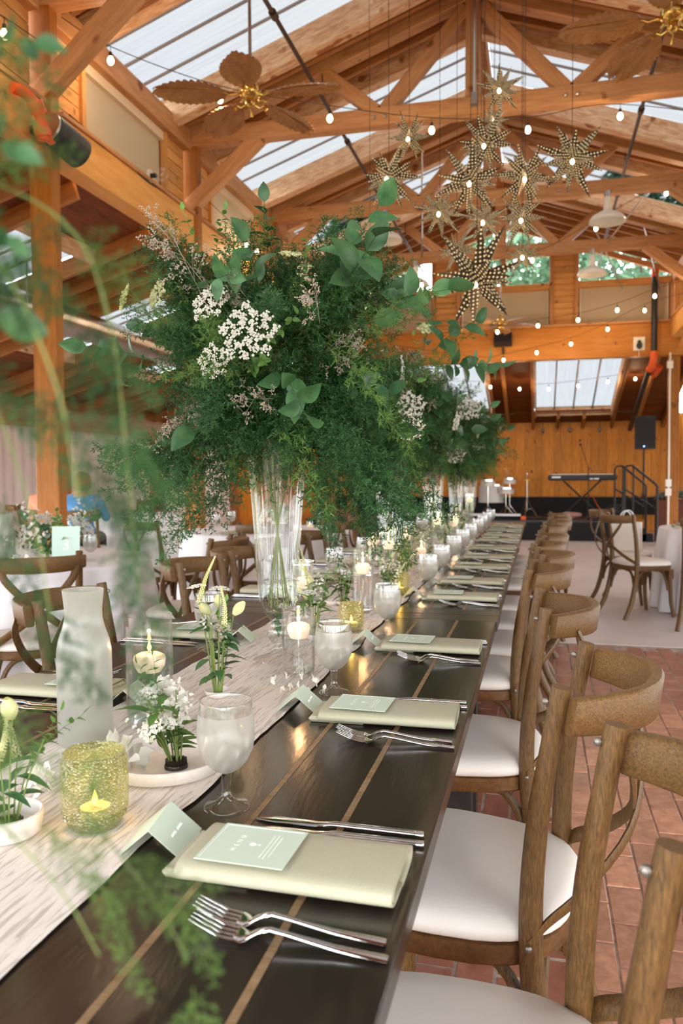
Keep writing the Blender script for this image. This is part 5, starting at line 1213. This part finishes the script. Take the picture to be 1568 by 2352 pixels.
m_drum = base('cream_drum_shell', sr(220, 214, 206), .25)
for x, y, z, r, h in ((-.25, .1, .28, .26, .36), (.05, -.1, .46, .16, .12), (-.3, -.2, .62, .14, .12), (.12, .1, .66, .13, .11)):
    part('drum_shell', MB().lathe([(.0001, z), (r, z), (r, z + h), (.0001, z + h)], 24, (x, y, 0)), m_drum, t, True, 40); part('hoop', MB().lathe([(r, z + h - .02), (r + .012, z + h - .02), (r + .012, z + h + .01), (r, z + h + .01)], 24, (x, y, 0), closed=True), m_steel, t, True, 40)
for x, y, zt in ((.05, -.1, .46), (.12, .1, .66), (-.3, -.2, .62)):
    m = MB().tube([(x, y, .15), (x, y, zt)], .010, 8)
    for k in range(3): a = k * 2.1 + .5; m.tube([(x, y, .22), (x + .2 * cos(a), y + .2 * sin(a), 0)], .008, 6)
    part('stand', m, m_steel, t, True)
part('cymbal_arm', MB().tube([(.12, .1, .7), (.05, .1, .95)], .008, 6), m_steel, t, True)
part('cymbal', MB().lathe([(.0001, .012), (.03, .01), (.16, 0), (.16, -.002), (.0001, .006)], 28, (.05, .1, .97)), m_brass, t, True, 60)
t = thing('cymbal_stand', 'chrome hi-hat cymbal stand right of the drum kit', 'cymbal stand', (-.255, 16.5, .37))
part('pole', MB().tube([(0, 0, .1), (0, 0, .88)], .009, 8), m_steel, t, True)
for k in range(3): a = k * 2.1 + .3; part('leg', MB().tube([(0, 0, .36), (.2 * cos(a), .2 * sin(a), 0)], .009, 6), m_steel, t, True); part('brace', MB().tube([(0, 0, .15), (.12 * cos(a), .12 * sin(a), .15)], .005, 6), m_steel, t, True)
part('cymbal', MB().lathe([(.0001, .012), (.03, .01), (.18, 0), (.18, -.003), (.0001, .006)], 28, (0, 0, .74)), m_brass, t, True, 60)
t = thing('stage_riser', 'low black riser with a silver edge at the stage left front', 'riser', (-1.7, 15.3, .37))
part('box', MB().box((-1.3, 0, 0), (1.35, .5, .10)), m_rubber, t); part('silver_edge', MB().box((-1.3, -.012, .07), (1.35, .0, .11)), m_nickel, t)
m_pink = base('pinkish_cloth', sr(176, 128, 122), .9, bump=(30, .5))
def blob(nm, label, cat, x, y, z, r, sc, mat, seed):
    m = MB().ball((0, 0, 0), r, 16, 9, sc)
    m.v = [tuple(V(v) * (1 + .25 * noise.noise(V(v) * (3 / r * .3) + V((seed, 0, 0))))) for v in m.v]; mz = min(v[2] for v in m.v); m.v = [(a, b, c_ - mz) for a, b, c_ in m.v]
    return tag(part(nm, m, mat, None, True, 180, (x, y, z)), label, cat)
blob('folded_jacket', 'pinkish folded jacket on the stage floor under the keyboard', 'jacket', .58, 15.75, .37, .15, (1.3, .8, .45), m_pink, 1)
blob('gear_bag', 'black soft gear bag right of the keyboard stand', 'bag', 1.42, 15.9, .37, .17, (1.1, .8, .8), m_black, 3)
tag(part('orange_box', MB().box((-.045, -.03, 0), (.045, .03, .07)), m_orange, None, loc=(-.30, 15.25, .37)), 'small orange box at the stage front edge', 'box')
for i, (x, y, lb) in enumerate(((.2, 15.5, 'black cable coiled at the stage centre'), (1.0, 15.35, 'black cable looped near the right stage edge'), (-.1, 15.4, 'black cable beside the orange box'))):
    m = MB(); m.tube([(.16 * cos(a * .5) * (1 - a * .012) + .02 * sin(a), .10 * sin(a * .5) + .01 * a * .3, .012 + .008 * (a % 3)) for a in range(0, 38)], .009, 6); tag(part('cable', m, m_black, None, True, loc=(x, y, .37)), lb, 'cable')
tag(part('cable', MB().tube(crom([(1.0, 16.2, .78), (1.08, 15.9, .6), (1.2, 15.5, .45), (1.30, 15.3, .392)], 6), .009, 6), m_orange, None, True), 'orange-red cable running down from the keyboard', 'cable')
for i, x in enumerate((.05, .6, 1.2)):
    t = thing('spotlight', 'small silver clip spotlight under the stage skylight, %s from the left' % ORD[i], 'spotlight', (x, 17.5, zb(17.5) - .30), group='small stage spotlights')
    part('can', MB().tube([(0, 0, 0), (0, -.05, -.07)], .032, 12), m_nickel, t, True, 40); part('stem', MB().tube([(0, 0, 0), (0, 0, .29)], .006, 6), m_iron, t, True)
t = thing('stair_handrail', 'black tube handrail beside the stage steps', 'handrail', (1.45, 14.85, 0))
for yy in (0, .55):
    x0 = .0 if yy == 0 else -.12
    part('rail_frame', MB().tube([(x0, yy, 0), (x0, yy, 1.30), (x0 + .03, yy, 1.36), (x0 + .12, yy, 1.37), (x0 + .50, yy, 1.05), (x0 + .54, yy, 1.0), (x0 + .54, yy, 0)], .02, 8), m_black, t, True)
    part('middle_rail', MB().tube([(x0, yy, .95), (x0 + .54, yy, .6)], .016, 8), m_black, t, True); part('middle_post', MB().tube([(x0 + .14, yy, .0), (x0 + .14, yy, 1.34)], .014, 8), m_black, t, True)
t = thing('stage_steps', 'two black steps between the stage handrails', 'steps', (1.75, 15.12, 0)); 
for k in range(2): part('step', MB().box((-.05 + k * .0, -.0, .0 + k * .0), (.22 - k * .12, .22, .14 + .1 * k)).xf(Matrix.Translation((.0, .0, 0))), m_rubber, t, loc=(0, k * -.0, 0))
t = thing('planter', 'reddish wooden planter with bluish foliage right of the stage steps', 'planter', (2.3, 15.4, 0))
part('box', MB().box((-.25, -.2, 0), (.35, .2, .75)), mottled('red_brown_wood', sr(120, 56, 30), sr(84, 38, 22), .6, 3), t)
m = MB(); R = random.Random(9)
for k in range(90): a = R.uniform(0, 6.3); leaf(m, (R.uniform(-.2, .3), R.uniform(-.15, .1), .76 + R.uniform(0, .1)), (cos(a), sin(a), R.uniform(.2, 1.6)), (0, 0, 1), R.uniform(.12, .24), R.uniform(.05, .09), .6, 4)
o = part('foliage', m, leafy('bluish_leaf', sr(150, 176, 170), sr(90, 124, 112), .2), t, True, 180); o['kind'] = 'stuff'

# ================================================================ ROUND TABLES
def round_table(x, y, r, label, clabel):
    t = thing('round_table', label, 'table', (x, y, 0), group='round tables under white linen')
    part('tabletop', MB().lathe([(.0001, .71), (r - .01, .71), (r, .72), (r, .735), (r - .01, .74), (.0001, .74)], 48), m_tleg, t, True, 40)
    part('pedestal', MB().lathe([(.0001, 0), (.28, .0), (.26, .03), (.05, .06), (.045, .68), (.2, .71)], 20), m_tleg, t, True, 40)
    m = MB(); N = 128
    for rr, z, w_ in ((.001, .745, 0), (r * .5, .745, 0), (r * .97, .745, 0), (r + .004, .742, 0), (r + .010, .73, .004), (r + .016, .66, .014), (r + .03, .45, .03), (r + .045, .2, .042), (r + .055, .008, .05)):
        for k in range(N):
            a = 2*pi*k/N; q = rr + w_ * (sin(a * 15 + sin(a * 3) * 1.5) + .5 * sin(a * 26 + 2)) * .8; m.v.append((q * cos(a), q * sin(a), z))
    m.f = [(i*N+k, i*N+(k+1) % N, (i+1)*N+(k+1) % N, (i+1)*N+k) for i in range(8) for k in range(N)]
    o = part('tablecloth', m, m_linen, None, True, 180, (x, y, 0)); tag(o, clabel, 'tablecloth', 'white floor-length round tablecloths'); return t
T1, T2, T3, T4 = (-3.02, 4.12, .76), (-2.36, 6.75, .74), (1.62, 7.75, .55), (-5.2, 9.2, .72)
round_table(*T1, 'round table by the first left post', 'white cloth on the near left round table')
round_table(*T2, 'round table left of the long table, by the second post', 'white cloth on the round table behind the nearest vase')
round_table(*T3, 'round table at the right edge on the grey floor', 'white cloth on the right-hand round table')
round_table(*T4, 'far left round table by the curtains', 'white cloth on the far left round table by the curtains')
def around(T, angs, who, off=.30):
    for k, a in enumerate(angs):
        a = radians(a); d = T[2] + off; chair(T[0] + d * cos(a), T[1] + d * sin(a), a + pi/2, 'oak cross-back chair at the %s' % who[k], 'chairs around the round tables')
around(T1, (-110, -50, 5), ('near left round table, showing its back on the left', 'near left round table, turned towards the long table', 'near left round table, on its right side'))
around(T2, (-122, -72, 75), ('round table behind the vase, front left', 'round table behind the vase, front', 'round table behind the vase, far side'))
around(T3, (208, 158, 75), ('right-hand round table, nearest to us with a full back view', 'right-hand round table, with a white gift bag on it', 'right-hand round table, on its far side'), .32)
chair(1.33, 6.82, -.3, 'oak cross-back chair cut off by the right edge, at the right-hand round table', 'chairs around the round tables')
around(T4, (-150, 100), ('far left round table near the curtains', 'far left round table, far side'))
# gift bag on the far chair of the right table
bgx, bgy = T3[0] + (T3[2] + .32) * cos(radians(158)), T3[1] + (T3[2] + .32) * sin(radians(158))
t = thing('gift_bag', 'white paper gift bag with ribbon handles on a chair seat', 'gift bag', (bgx, bgy, .497), -.3)
part('bag_body', MB().add([(-.13, -.06, 0), (.13, -.06, 0), (.13, .06, 0), (-.13, .06, 0), (-.13, -.06, .27), (.13, -.06, .27), (.13, .06, .27), (-.13, .06, .27)], [(0,3,2,1),(0,1,5,4),(1,2,6,5),(2,3,7,6),(3,0,4,7)]), m_white, t)
for s in (-1, 1): part('handle', MB().tube(crom([(-.05, s*.058, .26), (-.045, s*.06, .34), (0, s*.06, .38), (.045, s*.06, .34), (.05, s*.058, .26)], 5), .006, 6), m_linen, t, True)
for k in range(3):
    tag(part('folded_napkin', MB().box((-.13 + k * .01, -.1, 0), (.13 - k * .01, .1, .018)), m_sage, None, loc=(T3[0] - .33 + .03 * k, T3[1] - .10, .747 + .0185 * k)), 'folded cream napkin, %s of the stack on the right round table' % ('bottom', 'middle', 'top')[k], 'napkin', 'napkin stack on the right round table')
# near-left table: flowers, number card, glasses, votives
def tableflowers(T, dx, dy, label, sc=1.7, z=.748, seed=0):
    t = thing('flower_arrangement', label, 'flower arrangement', (T[0] + dx, T[1] + dy, z)); R = random.Random(seed)
    part('bowl', MB().lathe([(.0001, 0), (.06, 0), (.075, .03), (.08, .07), (.075, .07), (.0001, .05)], 24), m_wcer, t, True, 40)
    for k in range(34):
        a = R.uniform(0, 6.3); e = R.uniform(.1, 1.2); d = V((cos(a), sin(a), e)).normalized(); me = R.choice([SALAL[0], SMALLB[0], SMALLB[1], BLOOM[0], BLOOM[1], STOCK, STOCK, DUSTY[0], UMB[0]])
        r = R.uniform(.05, .17) if me not in SALAL + SMALLB else .03
        link(me.name.split('.')[0], me, t, orient(V((0, 0, .06)) + d * r * sc * .8, d, k, sc * R.uniform(.7, 1.1) * (.6 if me in SALAL else 1)))
    return t
tableflowers(T1, .22, .05, 'white and green centrepiece on the near left round table', seed=3)
tableflowers(T2, .1, .05, 'white and green centrepiece on the round table behind the vase', 1.2, seed=4)
t = thing('table_number', 'pale blue-green table number card reading 3', 'table number', (T1[0] + .47, T1[1] - .22, .748), .35)
part('card', MB().box((-.075, -.002, .0), (.075, .002, .21)).xf(Matrix.Rotation(-.12, 4, 'X')), m_paleg, t)
num = txt('3', .085, m_ink, t, (0, .010, .115), (pi/2 - .12, 0, 0), 'numeral')
num.location = (0, -.0035 + .0138, .105)
part('foot', MB().box((-.04, -.03, 0), (.04, .03, .006)), m_paleg, t)
for i, (dx, dy, rr) in enumerate(((.15, -.42, 1), (.52, -.05, 2), (-.1, -.36, 3), (-.5, -.2, 4))): put(gob0, 'g', T1[0] + dx, T1[1] + dy, rr, 'frosted goblet on the near left round table, %s from its right' % ORD[3 - i], 'goblets on the near left round table', .748)
for i, (dx, dy) in enumerate(((-.35, -.35), (-.1, .5), (.4, .3), (-.45, .25))): put(gob0, 'g', T2[0] + dx, T2[1] + dy, i, 'frosted goblet on the table behind the vase, %s from its left' % ORD[i], 'goblets on the round table behind the vase', .748)
def at_round(T, a, who):
    a = radians(a); c_, s_ = cos(a), sin(a); d = T[2] - .17
    put(ns_root, 'n', T[0] + d * c_, T[1] + d * s_, a, 'sage napkin on the %s' % who, 'napkins on the round tables', .748)
    put(fk0, 'f', T[0] + d * c_ + .12 * s_, T[1] + d * s_ - .12 * c_, a, 'steel fork beside the napkin on the %s' % who, 'forks on the round tables', .748)
    put(kn0, 'k', T[0] + d * c_ - .11 * s_, T[1] + d * s_ + .11 * c_, a, 'steel knife beside the napkin on the %s' % who, 'knives on the round tables', .748)
at_round(T1, -60, 'near left round table, right-hand place'); at_round(T1, -105, 'near left round table, left-hand place'); at_round(T2, -100, 'round table behind the vase, front place'); at_round(T2, -40, 'round table behind the vase, right place')
def small_votive(x, y, z, label):
    t = thing('votive_holder', label, 'candle', (x, y, z), group='small votives on the round tables')
    part('glass_cup', MB().lathe([(.001, .001), (.028, .001), (.031, .06), (.029, .06), (.026, .006), (.001, .006)], 20), m_clear, t, True, 40)
    part('wax', MB().lathe([(.0001, .006), (.0255, .006), (.0265, .026), (.0001, .026)], 16), m_wax, t, True, 40); part('flame', flame_mb(.028, .02), m_flame, t, True, 180)
for i, (x, y) in enumerate(((T1[0] + .25, T1[1] - .38), (T1[0] + .31, T1[1] - .36), (T2[0] + .02, T2[1] + .38), (T2[0] + .3, T2[1] + .3))): small_votive(x, y, .748, ('small lit votive left of the number card', 'small lit votive touching the left one by the number card', 'small lit votive on the table behind the vase, left', 'small lit votive on the table behind the vase, right')[i])
t = dup(bpy.data.objects['carafe'], (T1[0] + .02, T1[1] - .12, .748), 0, 'frosted carafe on the near left round table')
tag(part('drink_glass', MB().lathe([(.0001, 0), (.03, 0), (.034, .10), (.0315, .10), (.028, .005), (.0001, .005)], 20), m_clear, None, True, 40, (T1[0] - .12, T1[1] - .3, .748)), 'tumbler of orange juice on the near left round table', 'glass')
tag(part('juice', MB().lathe([(.0001, .006), (.0275, .006), (.0305, .075), (.0001, .075)], 18), base('orange_juice', sr(240, 140, 30), .3), bpy.data.objects['drink_glass'], True, 40), None)

# ================================================================ PEOPLE
m_skin = base('skin', sr(222, 160, 128), .5); m_hair = mottled('auburn_hair', sr(176, 118, 78), sr(126, 78, 46), .6, 30, (3, 3, 1), 0, .5)
m_face = base('face_detail', sr(90, 50, 40), .5)
def person(loc, rz, shirt, label, chairlabel):
    t = thing('person', label, 'person', (0, 0, 0))
    J = {'pelvis': (0, -.06, .54, .14), 'waist': (0, -.07, .68, .125), 'chest': (0, -.05, .84, .15), 'upper': (0, -.03, .94, .12), 'neck': (0, -.02, 1.02, .055), 'skull': (0, 0, 1.10, .07)}
    E = [('pelvis', 'waist'), ('waist', 'chest'), ('chest', 'upper'), ('upper', 'neck'), ('neck', 'skull')]
    for s, n in ((-1, 'l'), (1, 'r')):
        J.update({n+'sh': (s*.17, -.03, .95, .062), n+'el': (s*.24, .06, .74, .045), n+'wr': (s*.16, .27, .76, .03), n+'ha': (s*.13, .33, .765, .034),
                  n+'hip': (s*.09, -.02, .54, .095), n+'kn': (s*.12, .38, .53, .065), n+'an': (s*.12, .36, .10, .04), n+'to': (s*.13, .50, .05, .038)})
        E += [('upper', n+'sh'), (n+'sh', n+'el'), (n+'el', n+'wr'), (n+'wr', n+'ha'), ('pelvis', n+'hip'), (n+'hip', n+'kn'), (n+'kn', n+'an'), (n+'an', n+'to')]
    ks = list(J); me = bpy.data.meshes.new('body'); me.from_pydata([J[k][:3] for k in ks], [(ks.index(a), ks.index(b)) for a, b in E], [])
    o = link('body', me); sk = o.modifiers.new('s', 'SKIN'); sk.use_smooth_shade = True
    for i, k in enumerate(ks): me.skin_vertices[0].data[i].radius = (J[k][3],) * 2; me.skin_vertices[0].data[i].use_root = (k == 'pelvis')
    o.modifiers.new('ss', 'SUBSURF').levels = 2; o.modifiers['ss'].render_levels = 2
    dg = bpy.context.evaluated_depsgraph_get(); m2 = bpy.data.meshes.new_from_object(o.evaluated_get(dg)); bpy.data.objects.remove(o)
    for q in (m_skin, shirt, m_tleg): m2.materials.append(q)
    for p in m2.polygons:
        c_ = p.center; p.material_index = 0 if (c_.z > 1.0 or (c_.y > .16 and c_.z > .68)) else (1 if c_.z > .60 else 2)
    b = link('body', m2, t)
    hd = MB().ball((0, .0, 1.115), .088, 24, 16, (.86, 1.05, 1.22)); hd.v = [(x, y + (.008 if z < 1.1 and y > 0 else 0), z) for x, y, z in hd.v]
    hd.tube([(0, .085, 1.125), (0, .108, 1.10), (0, .09, 1.09)], [.009, .012, .006], 8)
    for s in (-1, 1): hd.ball((s * .076, 0, 1.11), .02, 8, 6, (.4, .8, 1.2))
    part('head', hd, m_skin, t, True, 180)
    fd = MB()
    for s in (-1, 1): fd.ball((s * .03, .082, 1.13), .008, 8, 6)
    fd.ball((0, .086, 1.068), .012, 8, 6, (1.6, .5, .35)); part('eyes_and_mouth', fd, m_face, t, True, 180)
    hm = MB().ball((0, -.014, 1.135), .107, 28, 18, (.92, 1.0, 1.05)); hm.v = [v for v in hm.v]
    hm.v = [(x * (1 + .05 * noise.noise(V((x, y, z)) * 40)), (min(y, .052) if z < 1.17 else y * (1 + .04 * noise.noise(V((x, y, z)) * 50))), z if z > 1.05 else 1.05 + (z - 1.05) * .4) for x, y, z in hm.v]
    part('hair', hm, m_hair, t, True, 180)
    t.location = loc; t.rotation_euler = (0, 0, rz)
    chair(loc[0] + sin(rz) * -.0, loc[1], rz, chairlabel, 'chairs of the two seated guests')
m_blue = base('blue_shirt', sr(92, 150, 200), .8, bump=(60, .2)); m_peach = base('peach_shirt', sr(240, 150, 120), .8, bump=(60, .2))
person((-4.72, 7.55, .035), .35, m_blue, 'short-haired person in a blue shirt seated with back to us by the first post', 'oak chair under the guest in blue')
person((-5.25, 7.75, .035), .1, m_peach, 'person in a peach shirt seated half hidden behind the first post', 'oak chair under the guest in peach')
